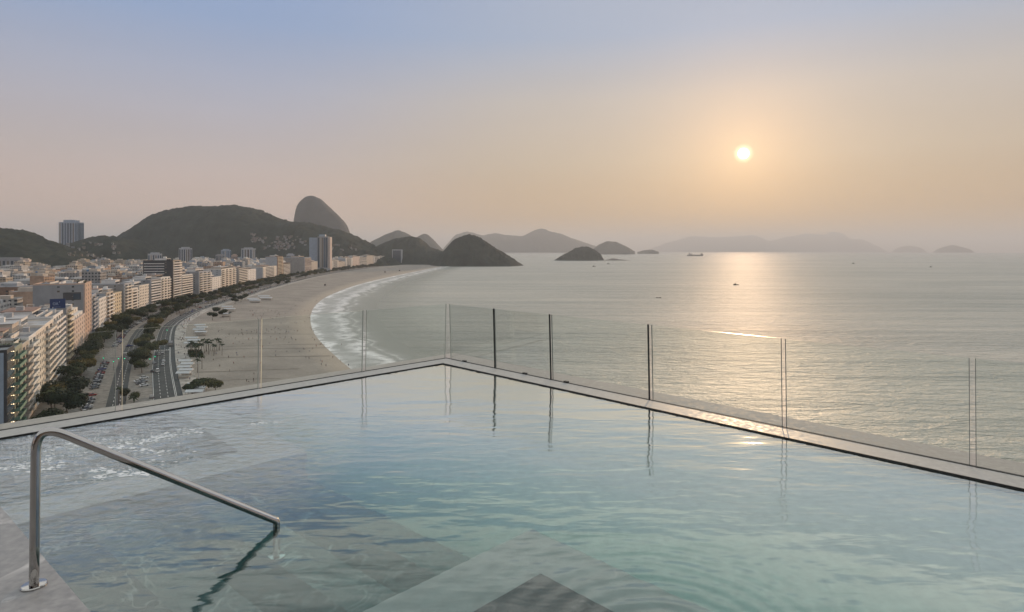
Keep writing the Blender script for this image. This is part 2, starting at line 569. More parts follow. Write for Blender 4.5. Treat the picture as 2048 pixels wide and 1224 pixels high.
def mat_sand():
    m, nt, b = mat_base("beach_sand")
    geo = N(nt, 'ShaderNodeNewGeometry')
    tc = N(nt, 'ShaderNodeTexCoord')
    sp = N(nt, 'ShaderNodeSeparateXYZ'); nt.links.new(tc.outputs['UV'], sp.inputs[0])
    n1 = N(nt, 'ShaderNodeTexNoise'); n1.inputs['Scale'].default_value = 0.03; n1.inputs['Detail'].default_value = 8
    n2 = N(nt, 'ShaderNodeTexNoise'); n2.inputs['Scale'].default_value = 0.5; n2.inputs['Detail'].default_value = 8; n2.inputs['Roughness'].default_value = 0.7
    for n in (n1, n2):
        nt.links.new(geo.outputs['Position'], n.inputs['Vector'])
    c = ramp(nt, n1.outputs[0], [(0.3, (0.235, 0.215, 0.19)), (0.7, (0.33, 0.30, 0.262))])
    c = mixc(nt, 1.0, c, ramp(nt, n2.outputs[0], [(0.3, 0.82), (0.7, 1.1)]), 'MULTIPLY')
    berm = ramp(nt, sp.outputs[1], [(0.70, 0.0), (0.84, 1.0), (0.90, 1.0), (0.93, 0.0)])
    c = mixc(nt, math_node(nt, 'MULTIPLY', berm, 0.6), c, (0.46, 0.39, 0.31))
    wet = ramp(nt, sp.outputs[1], [(0.92, 0.0), (0.945, 1.0)])
    c = mixc(nt, math_node(nt, 'MULTIPLY', wet, 0.7), c, (0.22, 0.18, 0.14))
    nt.links.new(c, b.inputs['Base Color'])
    nt.links.new(ramp(nt, wet, [(0.0, 0.95), (1.0, 0.35)]), b.inputs['Roughness'])
    b.inputs['Specular IOR Level'].default_value = 0.2
    bp = N(nt, 'ShaderNodeBump'); bp.inputs['Strength'].default_value = 0.6; bp.inputs['Distance'].default_value = 0.5
    nt.links.new(n2.outputs[0], bp.inputs['Height']); nt.links.new(bp.outputs[0], b.inputs['Normal'])
    return m


def mat_pool_water(Cw):
    m, nt, b = mat_base("pool_water")
    out = nt.nodes['Material Output']
    geo = N(nt, 'ShaderNodeNewGeometry')
    pos = geo.outputs['Position']
    def nz(scale, sx, sy, rot, det, dist=0.0, rough=0.5):
        mp = N(nt, 'ShaderNodeMapping'); mp.inputs['Scale'].default_value = (sx, sy, 1); mp.inputs['Rotation'].default_value = (0, 0, rot)
        nt.links.new(pos, mp.inputs[0])
        n = N(nt, 'ShaderNodeTexNoise'); n.inputs['Scale'].default_value = scale; n.inputs['Detail'].default_value = det; n.inputs['Distortion'].default_value = dist
        n.inputs['Roughness'].default_value = rough
        nt.links.new(mp.outputs[0], n.inputs['Vector'])
        return n.outputs[0]
    w1 = nz(2.0, 0.55, 1.3, 0.12, 2, 0.25, 0.45)
    w2 = nz(6.5, 0.5, 1.4, -0.12, 2, 0.3, 0.45)
    def rings(c, wl, reach, amp):
        d = N(nt, 'ShaderNodeVectorMath', operation='DISTANCE')
        nt.links.new(pos, d.inputs[0]); d.inputs[1].default_value = c
        r = d.outputs['Value']
        s = math_node(nt, 'SINE', math_node(nt, 'ADD', math_node(nt, 'MULTIPLY', r, 2 * math.pi / wl), math_node(nt, 'MULTIPLY', w1, 5.0)))
        e = math_node(nt, 'EXPONENT', math_node(nt, 'MULTIPLY', math_node(nt, 'POWER', math_node(nt, 'MULTIPLY', r, 1 / reach), 2.0), -1.0))
        return math_node(nt, 'MULTIPLY', math_node(nt, 'MULTIPLY', s, e), amp)
    # churned water over the whirlpool jets
    d = N(nt, 'ShaderNodeVectorMath', operation='DISTANCE'); nt.links.new(pos, d.inputs[0]); d.inputs[1].default_value = Cw['spa']
    churn_mask = ramp(nt, math_node(nt, 'MULTIPLY', d.outputs['Value'], 0.25), [(0.0, 1.0), (0.30, 1.0), (0.62, 0.0)])
    ch = nz(9.0, 0.8, 1.2, 0.3, 5, 1.0, 0.6)
    hgt = math_node(nt, 'MULTIPLY', w1, 0.72)
    hgt = math_node(nt, 'ADD', hgt, math_node(nt, 'MULTIPLY', w2, 0.26))
    hgt = math_node(nt, 'ADD', hgt, rings(Cw['ring'], 0.20, 1.2, 0.02))
    hgt = math_node(nt, 'ADD', hgt, rings(Cw['ring2'], 0.13, 0.9, 0.09))
    hgt = math_node(nt, 'ADD', hgt, math_node(nt, 'MULTIPLY', math_node(nt, 'MULTIPLY', ch, churn_mask), 0.9))
    bp = N(nt, 'ShaderNodeBump'); bp.inputs['Strength'].default_value = 1.0; bp.inputs['Distance'].default_value = 0.0135
    nt.links.new(hgt, bp.inputs['Height'])
    fr = N(nt, 'ShaderNodeFresnel'); fr.inputs[0].default_value = 1.333
    nt.links.new(bp.outputs[0], fr.inputs['Normal'])
    fac = math_node(nt, 'MULTIPLY', math_node(nt, 'POWER', fr.outputs[0], 1.7), 12.5)
    fac = math_node(nt, 'MINIMUM', math_node(nt, 'MAXIMUM', fac, 0.012), 0.92)
    rf = N(nt, 'ShaderNodeBsdfRefraction'); rf.inputs['IOR'].default_value = 1.333; rf.inputs['Roughness'].default_value = 0.0
    gl = N(nt, 'ShaderNodeBsdfGlossy'); gl.inputs['Roughness'].default_value = 0.055; gl.inputs['Color'].default_value = (0.98, 1, 0.95, 1)
    for n_ in (rf, gl):
        nt.links.new(bp.outputs[0], n_.inputs['Normal'])
    mx = N(nt, 'ShaderNodeMixShader')
    nt.links.new(fac, mx.inputs[0]); nt.links.new(rf.outputs[0], mx.inputs[1]); nt.links.new(gl.outputs[0], mx.inputs[2])
    nt.links.new(mx.outputs[0], out.inputs['Surface'])
    nt.nodes.remove(b)
    va = N(nt, 'ShaderNodeVolumeAbsorption')
    va.inputs['Color'].default_value = (0.40, 0.87, 0.84, 1)
    va.inputs['Density'].default_value = 0.85
    nt.links.new(va.outputs[0], out.inputs['Volume'])
    return m


def mat_glass():
    m = bpy.data.materials.new("balustrade_glass")
    m.use_nodes = True
    nt = m.node_tree
    nt.nodes.clear()
    out = N(nt, 'ShaderNodeOutputMaterial')
    tr = N(nt, 'ShaderNodeBsdfTransparent'); tr.inputs[0].default_value = (0.965, 0.985, 0.978, 1)
    gl = N(nt, 'ShaderNodeBsdfGlossy'); gl.inputs['Roughness'].default_value = 0.0
    fr = N(nt, 'ShaderNodeFresnel'); fr.inputs[0].default_value = 1.45
    f2 = math_node(nt, 'MULTIPLY', fr.outputs[0], 0.22)
    mx = N(nt, 'ShaderNodeMixShader')
    nt.links.new(f2, mx.inputs[0]); nt.links.new(tr.outputs[0], mx.inputs[1]); nt.links.new(gl.outputs[0], mx.inputs[2])
    nt.links.new(mx.outputs[0], out.inputs[0])
    return m


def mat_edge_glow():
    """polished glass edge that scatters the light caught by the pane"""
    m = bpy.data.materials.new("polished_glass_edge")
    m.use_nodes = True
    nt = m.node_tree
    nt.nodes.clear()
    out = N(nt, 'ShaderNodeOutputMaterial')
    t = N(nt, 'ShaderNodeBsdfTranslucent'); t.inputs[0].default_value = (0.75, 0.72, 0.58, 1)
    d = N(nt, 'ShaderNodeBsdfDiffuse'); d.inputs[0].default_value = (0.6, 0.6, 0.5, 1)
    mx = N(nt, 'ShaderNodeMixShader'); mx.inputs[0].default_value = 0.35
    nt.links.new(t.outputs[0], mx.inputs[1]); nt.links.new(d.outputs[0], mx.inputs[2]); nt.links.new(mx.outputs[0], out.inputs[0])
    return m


M = {}
M['white'] = mat("white_render", (0.68, 0.66, 0.63), 0.75, 0.10, 0.25)
M['cream'] = mat("cream_render", (0.67, 0.615, 0.54), 0.75, 0.10, 0.25)
M['beige'] = mat("beige_render", (0.48, 0.42, 0.36), 0.8, 0.12, 0.25)
M['pink'] = mat("pink_render", (0.56, 0.45, 0.39), 0.8, 0.10, 0.25)
M['salmon'] = mat("salmon_stone", (0.46, 0.33, 0.26), 0.75, 0.10, 0.25)
M['yellow'] = mat("yellow_render", (0.58, 0.49, 0.35), 0.75, 0.1, 0.25)
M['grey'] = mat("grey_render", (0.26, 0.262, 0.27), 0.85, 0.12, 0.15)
M['greybeige'] = mat("shaded_flank_grey_beige", (0.29, 0.272, 0.255), 0.85, 0.12, 0.15)
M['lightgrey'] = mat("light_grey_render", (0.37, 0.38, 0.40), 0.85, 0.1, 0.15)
M['bluegrey'] = mat("blue_grey_panel", (0.28, 0.33, 0.40), 0.5, 0.1, 0.2)
M['olive'] = mat("olive_render", (0.30, 0.31, 0.24), 0.8, 0.12, 0.3)
M['dark'] = mat("dark_panel", (0.05, 0.05, 0.055), 0.45, 0.2, 0.3)
M['brick'] = mat("brown_brick", (0.22, 0.14, 0.10), 0.85, 0.15, 0.4)
M['shanty'] = mat("raw_brick_houses", (0.20, 0.165, 0.14), 0.9, 0.3, 0.1)
M['shantypale'] = mat("faded_houses", (0.28, 0.265, 0.25), 0.9, 0.3, 0.1)
M['green'] = mat("green_panel", (0.16, 0.26, 0.20), 0.6, 0.15, 0.4)
M['roof'] = mat("roof_felt", (0.20, 0.20, 0.205), 0.9, 0.35, 0.25)
M['rooflight'] = mat("pale_roof", (0.42, 0.42, 0.42), 0.85, 0.25, 0.25)
M['tile'] = mat("terracotta", (0.25, 0.155, 0.12), 0.85, 0.2, 0.8)
M['blueroof'] = mat("blue_sheet_roof", (0.10, 0.20, 0.34), 0.55, 0.2, 0.3)
M['metal'] = mat("galvanised", (0.45, 0.45, 0.46), 0.4, 0.1, 2.0, metal=0.6)
M['glassdark'] = mat_window("window_glass")
M['glassblue'] = mat_window("blue_window_glass", (0.04, 0.06, 0.085), 0.08)
M['frame'] = mat("window_frame", (0.5, 0.49, 0.47), 0.6, 0.05)
M['facade'] = mat_facade("city_facade")
M['leaf1'] = mat_leaf("almond_leaves", (0.014, 0.025, 0.012), (0.075, 0.085, 0.034))
M['leaf2'] = mat_leaf("dark_leaves", (0.010, 0.018, 0.010), (0.030, 0.044, 0.020))
M['leaf3'] = mat_leaf("olive_leaves", (0.035, 0.036, 0.014), (0.13, 0.115, 0.042))
M['palm'] = mat_leaf("palm_leaves", (0.014, 0.026, 0.014), (0.040, 0.058, 0.024))
M['trunk'] = mat("bark", (0.12, 0.09, 0.07), 0.9, 0.25, 3.0, bump=0.4)
M['asphalt'] = mat("asphalt", (0.060, 0.066, 0.068), 0.85, 0.22, 0.15, spec=0.3)
M['paving'] = mat("stone_paving", (0.20, 0.185, 0.165), 0.85, 0.35, 0.35)
M['prom'] = mat("promenade_paving", (0.34, 0.32, 0.29), 0.85, 0.45, 0.18)
M['ground'] = mat("city_ground", (0.12, 0.115, 0.11), 0.9, 0.35, 0.05)
M['paint'] = mat("road_paint", (0.70, 0.69, 0.66), 0.6, 0.15, 1.0)
M['tyre'] = mat("rubber", (0.02, 0.02, 0.02), 0.9, 0.2)
M['canvas'] = mat("white_canvas", (0.52, 0.53, 0.54), 0.8, 0.08, 0.6)
M['canvasblue'] = mat("blue_canvas", (0.10, 0.24, 0.42), 0.8, 0.1, 0.6)
M['green_lamp'] = mat_emit("green_signal", (0.02, 0.75, 0.38), 2.5)
M['warm_lamp'] = mat_emit("warm_bulb", (1.0, 0.72, 0.42), 6.0)
M['steel'] = mat("brushed_steel", (0.46, 0.44, 0.42), 0.09, 0.06, 6.0, metal=1.0)
M['black'] = mat("black_seal", (0.012, 0.012, 0.012), 0.6, 0.2)
M['forest'] = mat_forest("hill_forest", (0.009, 0.015, 0.013), (0.036, 0.047, 0.037), rock=(0.085, 0.086, 0.082), rock_amt=0.64)
M['rock'] = mat_forest("granite_dome", (0.035, 0.036, 0.036), (0.07, 0.07, 0.067), rock=(0.02, 0.025, 0.018), scale=0.01, rock_amt=0.52)
M['islandrock'] = mat("shore_rock", (0.16, 0.14, 0.12), 0.9, 0.3, 0.05)
M['boat_dark'] = mat("boat_hull_dark", (0.05, 0.045, 0.04), 0.6, 0.2)
M['boat_light'] = mat("boat_paint_light", (0.5, 0.49, 0.46), 0.5, 0.1)
M['sign_blue'] = mat("sign_blue", (0.012, 0.035, 0.12), 0.5, 0.15)
M['sign_text'] = mat("sign_lettering", (0.42, 0.50, 0.62), 0.5, 0.05)
M['sea'] = mat_sea()
M['surf'] = mat_surf()
M['sand'] = mat_sand()
M['glass'] = mat_glass()
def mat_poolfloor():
    # pool marble painted pale to dark to imitate bright far water and dim near water
    m = mat_marble("pool_marble_painted_light", (0.80, 0.80, 0.76), (0.7, 0.7, 0.68), 0.5, 0.9, tint_dark=0.92)
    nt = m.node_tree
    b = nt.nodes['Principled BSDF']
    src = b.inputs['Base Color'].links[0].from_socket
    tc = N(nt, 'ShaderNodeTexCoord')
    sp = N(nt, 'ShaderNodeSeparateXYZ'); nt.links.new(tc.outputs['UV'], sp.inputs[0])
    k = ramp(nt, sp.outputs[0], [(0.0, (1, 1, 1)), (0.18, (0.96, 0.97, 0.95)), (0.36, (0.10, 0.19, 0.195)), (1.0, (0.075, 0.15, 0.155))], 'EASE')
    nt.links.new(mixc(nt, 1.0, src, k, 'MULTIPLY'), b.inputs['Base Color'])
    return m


M['tonedfloor'] = mat_poolfloor()
M['edge'] = mat_edge_glow()
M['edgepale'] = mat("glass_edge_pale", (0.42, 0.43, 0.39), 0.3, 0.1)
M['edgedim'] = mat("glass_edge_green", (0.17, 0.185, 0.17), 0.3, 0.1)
M['deck'] = mat_marble("grey_marble_deck", (0.31, 0.307, 0.303), (0.66, 0.64, 0.62), 0.45, 1.3, tint_dark=0.68, vw=0.020)
M['coping'] = mat_marble("pale_wet_stone", (0.43, 0.42, 0.40), (0.52, 0.50, 0.47), 0.55, 1.5, tint_dark=0.85)
M['copingdry'] = mat_marble("pale_stone", (0.38, 0.355, 0.33), (0.55, 0.52, 0.48), 0.8, 1.5, tint_dark=0.85)
M['poolfloor'] = mat_marble("grey_pool_marble", (0.085, 0.115, 0.115), (0.5, 0.52, 0.5), 0.5, 0.9, tile=(1.2, 0.6))
M['shallow'] = mat_marble("pale_shelf_marble", (0.80, 0.79, 0.74), (0.7, 0.7, 0.68), 0.5, 0.9, tint_dark=0.95)
M['midfloor'] = mat_marble("mid_pool_marble", (0.60, 0.62, 0.59), (0.45, 0.47, 0.45), 0.5, 0.9, tile=(1.2, 0.6), tint_dark=0.85)
M['tread'] = mat_marble("tread_marble", (0.052, 0.112, 0.118), (0.45, 0.55, 0.54), 0.5, 1.3, vw=0.02)
M['treadlight'] = mat_marble("tread_marble_light", (0.105, 0.185, 0.19), (0.45, 0.55, 0.54), 0.5, 1.2, vw=0.02)
M['bench'] = mat_marble("bench_marble", (0.34, 0.41, 0.40), (0.5, 0.52, 0.5), 0.5, 0.6, tint_dark=0.88)
M['ledge'] = mat_marble("pale_pool_marble", (0.42, 0.47, 0.46), (0.6, 0.6, 0.58), 0.5, 1.0, tint_dark=0.9)
M['platform'] = mat_marble("dark_pool_marble", (0.040, 0.075, 0.080), (0.28, 0.29, 0.28), 0.4, 1.2)
M['foam'] = mat("water_foam", (0.82, 0.84, 0.84), 0.5, 0.05)
SKIN = mat("skin", (0.30, 0.17, 0.11), 0.6, 0.05)
HAIR = mat("dark_hair", (0.02, 0.015, 0.012), 0.7, 0.05)
CLOTH = {'black': mat("black_cloth", (0.02, 0.02, 0.022), 0.9, 0.1), 'white': mat("white_cloth", (0.65, 0.64, 0.62), 0.9, 0.05),
         'red': mat("red_cloth", (0.32, 0.05, 0.04), 0.9, 0.1), 'blue': mat("blue_cloth", (0.04, 0.08, 0.22), 0.9, 0.1),
         'grey': mat("grey_cloth", (0.16, 0.16, 0.17), 0.9, 0.1)}
CARP = {'white': (0.70, 0.70, 0.69), 'silver': (0.40, 0.41, 0.42), 'black': (0.02, 0.02, 0.022), 'grey': (0.14, 0.145, 0.15), 'red': (0.30, 0.03, 0.025), 'blue': (0.03, 0.05, 0.22), 'yellow': (0.65, 0.42, 0.03)}
CARM = {}
for _k, _c in CARP.items():
    _m, _nt, _b = mat_base(_k + "_car_paint")
    _b.inputs['Base Color'].default_value = (*_c, 1)
    _b.inputs['Roughness'].default_value = 0.28
    _b.inputs['Coat Weight'].default_value = 0.5
    CARM[_k] = _m

# ------------------------------------------------------------------ curves of the shore (from places read off the photograph)


def smooth_poly(pts, it=3):
    for _ in range(it):
        q = [pts[0]]
        for a, b in zip(pts[:-1], pts[1:]):
            q += [a * 0.75 + b * 0.25, a * 0.25 + b * 0.75]
        q.append(pts[-1])
        pts = q
    return pts


class Curve:
    def __init__(self, pts, step=6.0):
        pts = smooth_poly([Vector((p[0], p[1])) for p in pts])
        a = np.array([(p.x, p.y) for p in pts])
        d = np.r_[0, np.cumsum(np.hypot(*np.diff(a, axis=0).T))]
        self.L = d[-1]
        n = int(self.L / step)
        s = np.linspace(0, self.L, n)
        x = np.interp(s, d, a[:, 0]); y = np.interp(s, d, a[:, 1])
        k = 9
        ker = np.ones(k) / k
        xp = np.r_[[x[0] - (x[1] - x[0]) * (k // 2 - i) for i in range(k // 2)], x, [x[-1] + (x[-1] - x[-2]) * (i + 1) for i in range(k // 2)]]
        yp = np.r_[[y[0] - (y[1] - y[0]) * (k // 2 - i) for i in range(k // 2)], y, [y[-1] + (y[-1] - y[-2]) * (i + 1) for i in range(k // 2)]]
        self.x = np.convolve(xp, ker, 'valid'); self.y = np.convolve(yp, ker, 'valid')
        self.s = s
        tx = np.gradient(self.x, s); ty = np.gradient(self.y, s)
        l = np.hypot(tx, ty)
        self.tx, self.ty = tx / l, ty / l

    def at(self, s, o=0.0):
        x = np.interp(s, self.s, self.x); y = np.interp(s, self.s, self.y)
        tx = np.interp(s, self.s, self.tx); ty = np.interp(s, self.s, self.ty)
        return Vector((x + ty * o, y - tx * o))

    def dir(self, s):
        return math.atan2(np.interp(s, self.s, self.ty), np.interp(s, self.s, self.tx))

    def s_at_px(self, px):
        p = self.x / np.maximum(self.y, 1.0) * F + CX
        ok = self.y > 120
        i0 = int(np.argmax(ok))
        idx = i0 + int(np.argmax(p[i0:] >= px))
        return float(self.s[idx - 1] + (px - p[idx - 1]) / (p[idx] - p[idx - 1] + 1e-9) * (self.s[idx] - self.s[idx - 1])) if idx > i0 else float(self.s[i0])

    def s_at_y(self, y):
        return float(np.interp(y, self.y[:int(np.argmax(self.y)) + 1], self.s[:int(np.argmax(self.y)) + 1]))


front_px = [(57, 842), (123, 746), (150, 716), (181, 680), (212, 654), (262, 634), (302, 620), (341, 611), (384, 599), (422, 592), (446, 584), (495, 573), (530, 565), (577, 555), (632, 546), (680, 540), (730, 534), (775, 530), (812, 528)]
fp = [P(x, y) for x, y in front_px]
d0 = (fp[0] - fp[1]).normalized()
fp = [fp[0] + d0 * 520 + Vector((60, 0, 0)), fp[0] + d0 * 240, fp[0] + d0 * 100] + fp
fp.append(fp[-1] + (fp[-1] - fp[-2]).normalized() * 250)
FR = Curve(fp)

water_px = [(709, 738), (657, 695), (630, 663), (625, 631), (634, 610), (657, 592), (712, 571), (756, 560), (815, 547), (860, 538), (885, 533)]
SEA_Z = -3.0
wp = [P(x, y, SEA_Z) for x, y in water_px]
d0 = (wp[0] - wp[1]).normalized()
wp = [wp[0] + d0 * 420, wp[0] + d0 * 150] + wp
WL = Curve(wp)

NS = 420


def ribbon(name, o0, o1, z, material, s0=0.0, s1=None, n=NS, thick=None, label=None):
    s1 = FR.L if s1 is None else s1
    mb = MB()
    ss = np.linspace(s0, s1, n)
    rows = []
    for s in ss:
        a, b = FR.at(s, o0), FR.at(s, o1)
        rows.append((a, b))
    vs, fs = [], []
    for a, b in rows:
        vs += [(a.x, a.y, z), (b.x, b.y, z)]
        if thick:
            vs += [(a.x, a.y, z - thick), (b.x, b.y, z - thick)]
    k = 4 if thick else 2
    for i in range(len(rows) - 1):
        p, q = i * k, (i + 1) * k
        fs.append([p, p + 1, q + 1, q])
        if thick:
            fs.append([p + 1, p + 3, q + 3, q + 1])
            fs.append([p + 2, p, q, q + 2])
    mb.v, mb.f, mb.m = vs, fs, [0] * len(fs)
    o = mb.build(name, material)
    o['kind'] = 'structure'
    return o


# ------------------------------------------------------------------ sea, land, beach
R_EARTH = 6.371e6


def build_sea():
    rr = [0.0] + list(np.geomspace(30, 46000, 90))
    pts = []
    na = 96
    for r in rr:
        row = []
        for k in range(na + 1):
            a = 2 * math.pi * k / na
            row.append((r * math.cos(a), 300 + r * math.sin(a), SEA_Z - r * r / (2 * R_EARTH)))
        pts.append(row)
    return grid_mesh("sea", pts, len(rr), na + 1, M['sea'])


build_sea()

ribbon("ground", -2600, 66, -0.42, M['ground'])


def build_beach():
    n = 260
    cols = 22
    pts = []
    for i in range(n):
        f = i / (n - 1)
        a = FR.at(FR.L * (0.02 + 0.965 * f), 63.5)
        # nearest matching point of the water line: same share of its length
        b = WL.at(WL.L * f)
        row = []
        for j in range(cols):
            v = j / (cols - 1) * 1.08
            p = a.lerp(b, v)
            z = -0.08 - 2.92 * (v ** 1.4)
            z += 0.25 * (mnoise.noise(Vector((p.x * 0.03, p.y * 0.03, 0)))) * (1 if 0.05 < v < 0.95 else 0)
            row.append((p.x, p.y, z))
        pts.append(row)
    return grid_mesh("beach", pts, n, cols, M['sand'], uv=True)


build_beach()


def build_surf():
    n = 300
    cols = 14
    pts = []
    for i in range(n):
        s = WL.L * i / (n - 1)
        c = WL.at(s)
        w = 1.9 * (34 + 0.055 * max(c.y, 200) if c.y < 1000 else 89 - (c.y - 1000) * 0.02)
        row = []
        for j in range(cols):
            v = j / (cols - 1)
            q = WL.at(s, -5 + v * (w + 5))
            row.append((q.x, q.y, SEA_Z + 0.10 + 0.25 * math.exp(-((v - 0.23) / 0.05) ** 2)))
        pts.append(row)
    o = grid_mesh("surf", pts, n, cols, M['surf'], uv=True, kind='stuff')
    tag(o, "white wash of breaking waves along the beach edge", "surf")
    return o


build_surf()

# paved strips of the avenue, from the houses to the sand
ribbon("pavement", -2, 15, 0.0, M['paving'], thick=0.3)
ribbon("road", 15, 25.5, -0.13, M['paving'])          # parking lane surface
ribbon("road", 25.5, 33, -0.126, M['asphalt'])
ribbon("pavement", 33, 43.5, 0.02, M['paving'], thick=0.3)
ribbon("road", 43.5, 56, -0.13, M['asphalt'])
ribbon("pavement", 56, 64, 0.03, M['prom'], thick=0.6)


def build_markings():
    mb = MB()

    def quad(s0, s1, o0, o1, z=-0.105):
        n = max(1, int((s1 - s0) / 8))
        for i in range(n):
            a, b = s0 + (s1 - s0) * i / n, s0 + (s1 - s0) * (i + 1) / n
            p = [FR.at(a, o0), FR.at(a, o1), FR.at(b, o1), FR.at(b, o0)]
            mb.face([(q.x, q.y, z) for q in p])
    s = 300.0
    s_end = FR.s_at_y(1300)
    while s < s_end:
        for o in (46.6, 49.7):
            quad(s, s + 3.2, o, o + 0.22)
        for o in (28.0, 30.5):
            quad(s + 2, s + 5.2, o, o + 0.22)
        s += 8.0
    for o in (52.7, 53.3, 43.8):
        quad(300, s_end, o, o + 0.2)
    # zebra crossings
    sc = FR.s_at_y(392)
    for o0, o1 in ((25.8, 33), (44, 52.5)):
        o = o0
        while o < o1:
            quad(sc, sc + 3.5, o, o + 0.55)
            o += 1.15
    quad(sc - 3, sc - 2.5, 44, 52.5)
    # bay lines of the angled parking
    s = 300.0
    while s < FR.s_at_y(420):
        quad(s, s + 0.16, 16, 20.5)
        s += 2.9
    o = mb.build("road_markings", M['paint'])
    o['kind'] = 'structure'


build_markings()

# faint wheel tracks and raked lines on the sand
def build_tracks():
    mb = MB()
    m = mat("damp_sand_track", (0.20, 0.175, 0.145), 0.95, 0.2, 0.2)
    for (x0, y0, x1, y1, w) in ((396, 747, 600, 735, 0.9), (430, 718, 660, 706, 1.0), (445, 700, 690, 688, 0.8), (440, 694, 650, 683, 0.7), (410, 764, 560, 756, 0.8), (450, 668, 660, 662, 0.7)):
        n = 14
        last = None
        for i in range(n + 1):
            t = i / n
            p = P(x0 + (x1 - x0) * t, y0 + (y1 - y0) * t + math.sin(t * 5 + x0) * 0.5, -0.8)
            # lie on the sand: find beach height by share of width
            cur = p
            z = beach_z(cur.x, cur.y) + 0.12
            q0, q1 = (cur.x, cur.y - w, z), (cur.x, cur.y + w, z)
            if last:
                mb.face([last[0], q0, q1, last[1]])
            last = (q0, q1)
    o = mb.build("sand_tracks", m)
    o['kind'] = 'structure'


_beach = bpy.data.objects['beach']
from mathutils.bvhtree import BVHTree
_bm = bmesh.new(); _bm.from_mesh(_beach.data)
BEACH_BVH = BVHTree.FromBMesh(_bm); _bm.free()


def beach_z(x, y):
    h = BEACH_BVH.ray_cast(Vector((x, y, 50)), Vector((0, 0, -1)))
    return h[0].z if h[0] is not None else -0.1


def on_beach(px, py):
    d = Vector(((px - CX) / F, 1.0, -(py - EY) / F)).normalized()
    h = BEACH_BVH.ray_cast(Vector((0, 0, EYE)), d)
    return h[0] if h[0] is not None else P(px, py, 0.0)


build_tracks()

# ------------------------------------------------------------------ hills


def hill(name, sky, Z0, D, material, base=-6.0, p=2.0, nu=150, nv=44, rough=6.0, rs=0.03, front=1.0, seed=0, label=None):
    xs = np.array([s[0] for s in sky], float); ys = np.array([s[1] for s in sky], float)
    pts = []
    x_lo, x_hi = xs[0], xs[-1]
    for i in range(nu):
        px = x_lo + (x_hi - x_lo) * i / (nu - 1)
        X = (px - CX) / F * Z0
        # soft interpolation of the skyline
        yy = np.mean([np.interp(px + dx, xs, ys) for dx in (-4, -2, 0, 2, 4)])
        H = EYE - (yy - EY) / F * Z0
        edge = min(i, nu - 1 - i) / (nu - 1)
        wdt = min(1.0, 0.25 + edge * 5)
        row = []
        for j in range(nv):
            v = -1 + 2 * j / (nv - 1)
            prof = (1 - abs(v) ** p)
            prof = prof * prof * (3 - 2 * prof) * 0.35 + prof * 0.65
            z = base + (H - base) * prof
            Y = Z0 + v * D * wdt * (front if v < 0 else 1.0)
            x2 = X * (1 + 0.25 * v * D / Z0)
            nz = mnoise.noise(Vector((x2 * rs, Y * rs, seed))) + 0.6 * mnoise.noise(Vector((x2 * rs * 2.7, Y * rs * 2.7, seed + 3)))
            big = mnoise.noise(Vector((x2 * rs * 0.16, Y * rs * 0.16, seed + 9)))
            amp = rough * min(1.0, (z - base) / 30.0)
            zz = z + nz * amp + big * rough * 2.5 * min(1, (z - base) / 60.0) * min(1.0, abs(v) * 3)
            row.append((x2 + nz * amp * 0.5, Y, max(zz, base - 3)))
        pts.append(row)
    o = grid_mesh(name, pts, nu, nv, material)
    return o


hill("hill", [(-160, 470), (-80, 455), (-30, 452), (0, 457), (20, 462), (45, 475), (65, 482), (95, 496), (120, 505), (150, 520), (175, 532)], 1500, 420, M['forest'], nu=260, nv=70, rough=5.5, rs=0.07, seed=1)
hill("hill", [(95, 520), (120, 502), (150, 488), (168, 484), (185, 478), (210, 471), (235, 481), (262, 478), (300, 505), (335, 525)], 1950, 300, M['forest'], nu=120, rough=7, rs=0.045, seed=2)
hill("hill", [(205, 515), (230, 492), (262, 475), (280, 464), (300, 452), (315, 440), (330, 429), (355, 420), (385, 418), (410, 414), (470, 412), (490, 415), (520, 421), (550, 435), (580, 445), (620, 447), (660, 457), (690, 465), (715, 478), (735, 488), (755, 496), (775, 510), (800, 526)],
     2700, 520, M['forest'], nu=460, nv=80, rough=8, rs=0.05, seed=3)
hill("mountain", [(583, 500), (586, 470), (589, 445), (592, 430), (600, 408), (608, 399), (615, 394), (627, 392), (640, 397), (652, 409), (670, 427), (688, 444), (696, 458), (702, 480), (706, 500)], 4600, 260, M['rock'], p=3.0, nu=110, rough=4, rs=0.012, seed=4)
hill("hill", [(735, 512), (755, 492), (790, 478), (822, 473), (840, 478), (860, 495), (885, 503), (905, 515), (930, 526)], 2950, 260, M['forest'], nu=200, rough=6, rs=0.05, seed=5)
hill("hill", [(855, 534), (868, 520), (885, 505), (898, 490), (910, 478), (930, 472), (950, 472), (962, 478), (980, 490), (1000, 504), (1022, 516), (1045, 529), (1050, 533)], 2700, 190, M['forest'], nu=240, nv=70, rough=6.5, rs=0.06, seed=6, base=-5)
hill("mountain", [(725, 500), (740, 487), (770, 470), (797, 460), (820, 470), (860, 500)], 6800, 500, M['forest'], nu=90, rough=8, rs=0.01, seed=7)
hill("mountain", [(815, 500), (833, 475), (848, 467), (858, 470), (885, 500), (900, 508)], 7600, 400, M['forest'], nu=80, rough=6, rs=0.01, seed=8)
hill("mountain", [(880, 505), (910, 470), (935, 463), (965, 471), (990, 466), (1010, 470), (1045, 473), (1070, 460), (1085, 456.5), (1100, 464), (1120, 467), (1140, 476), (1165, 484), (1185, 490), (1215, 503)], 14000, 1000, M['forest'], nu=220, rough=14, rs=0.008, seed=9)
hill("island", [(1180, 503), (1198, 489), (1215, 482), (1232, 484), (1250, 492), (1270, 503)], 8800, 260, M['forest'], nu=80, rough=7, rs=0.012, seed=10)
hill("island", [(1275, 504), (1290, 500), (1305, 499), (1318, 504)], 9500, 120, M['forest'], nu=40, rough=4, rs=0.012, seed=11)
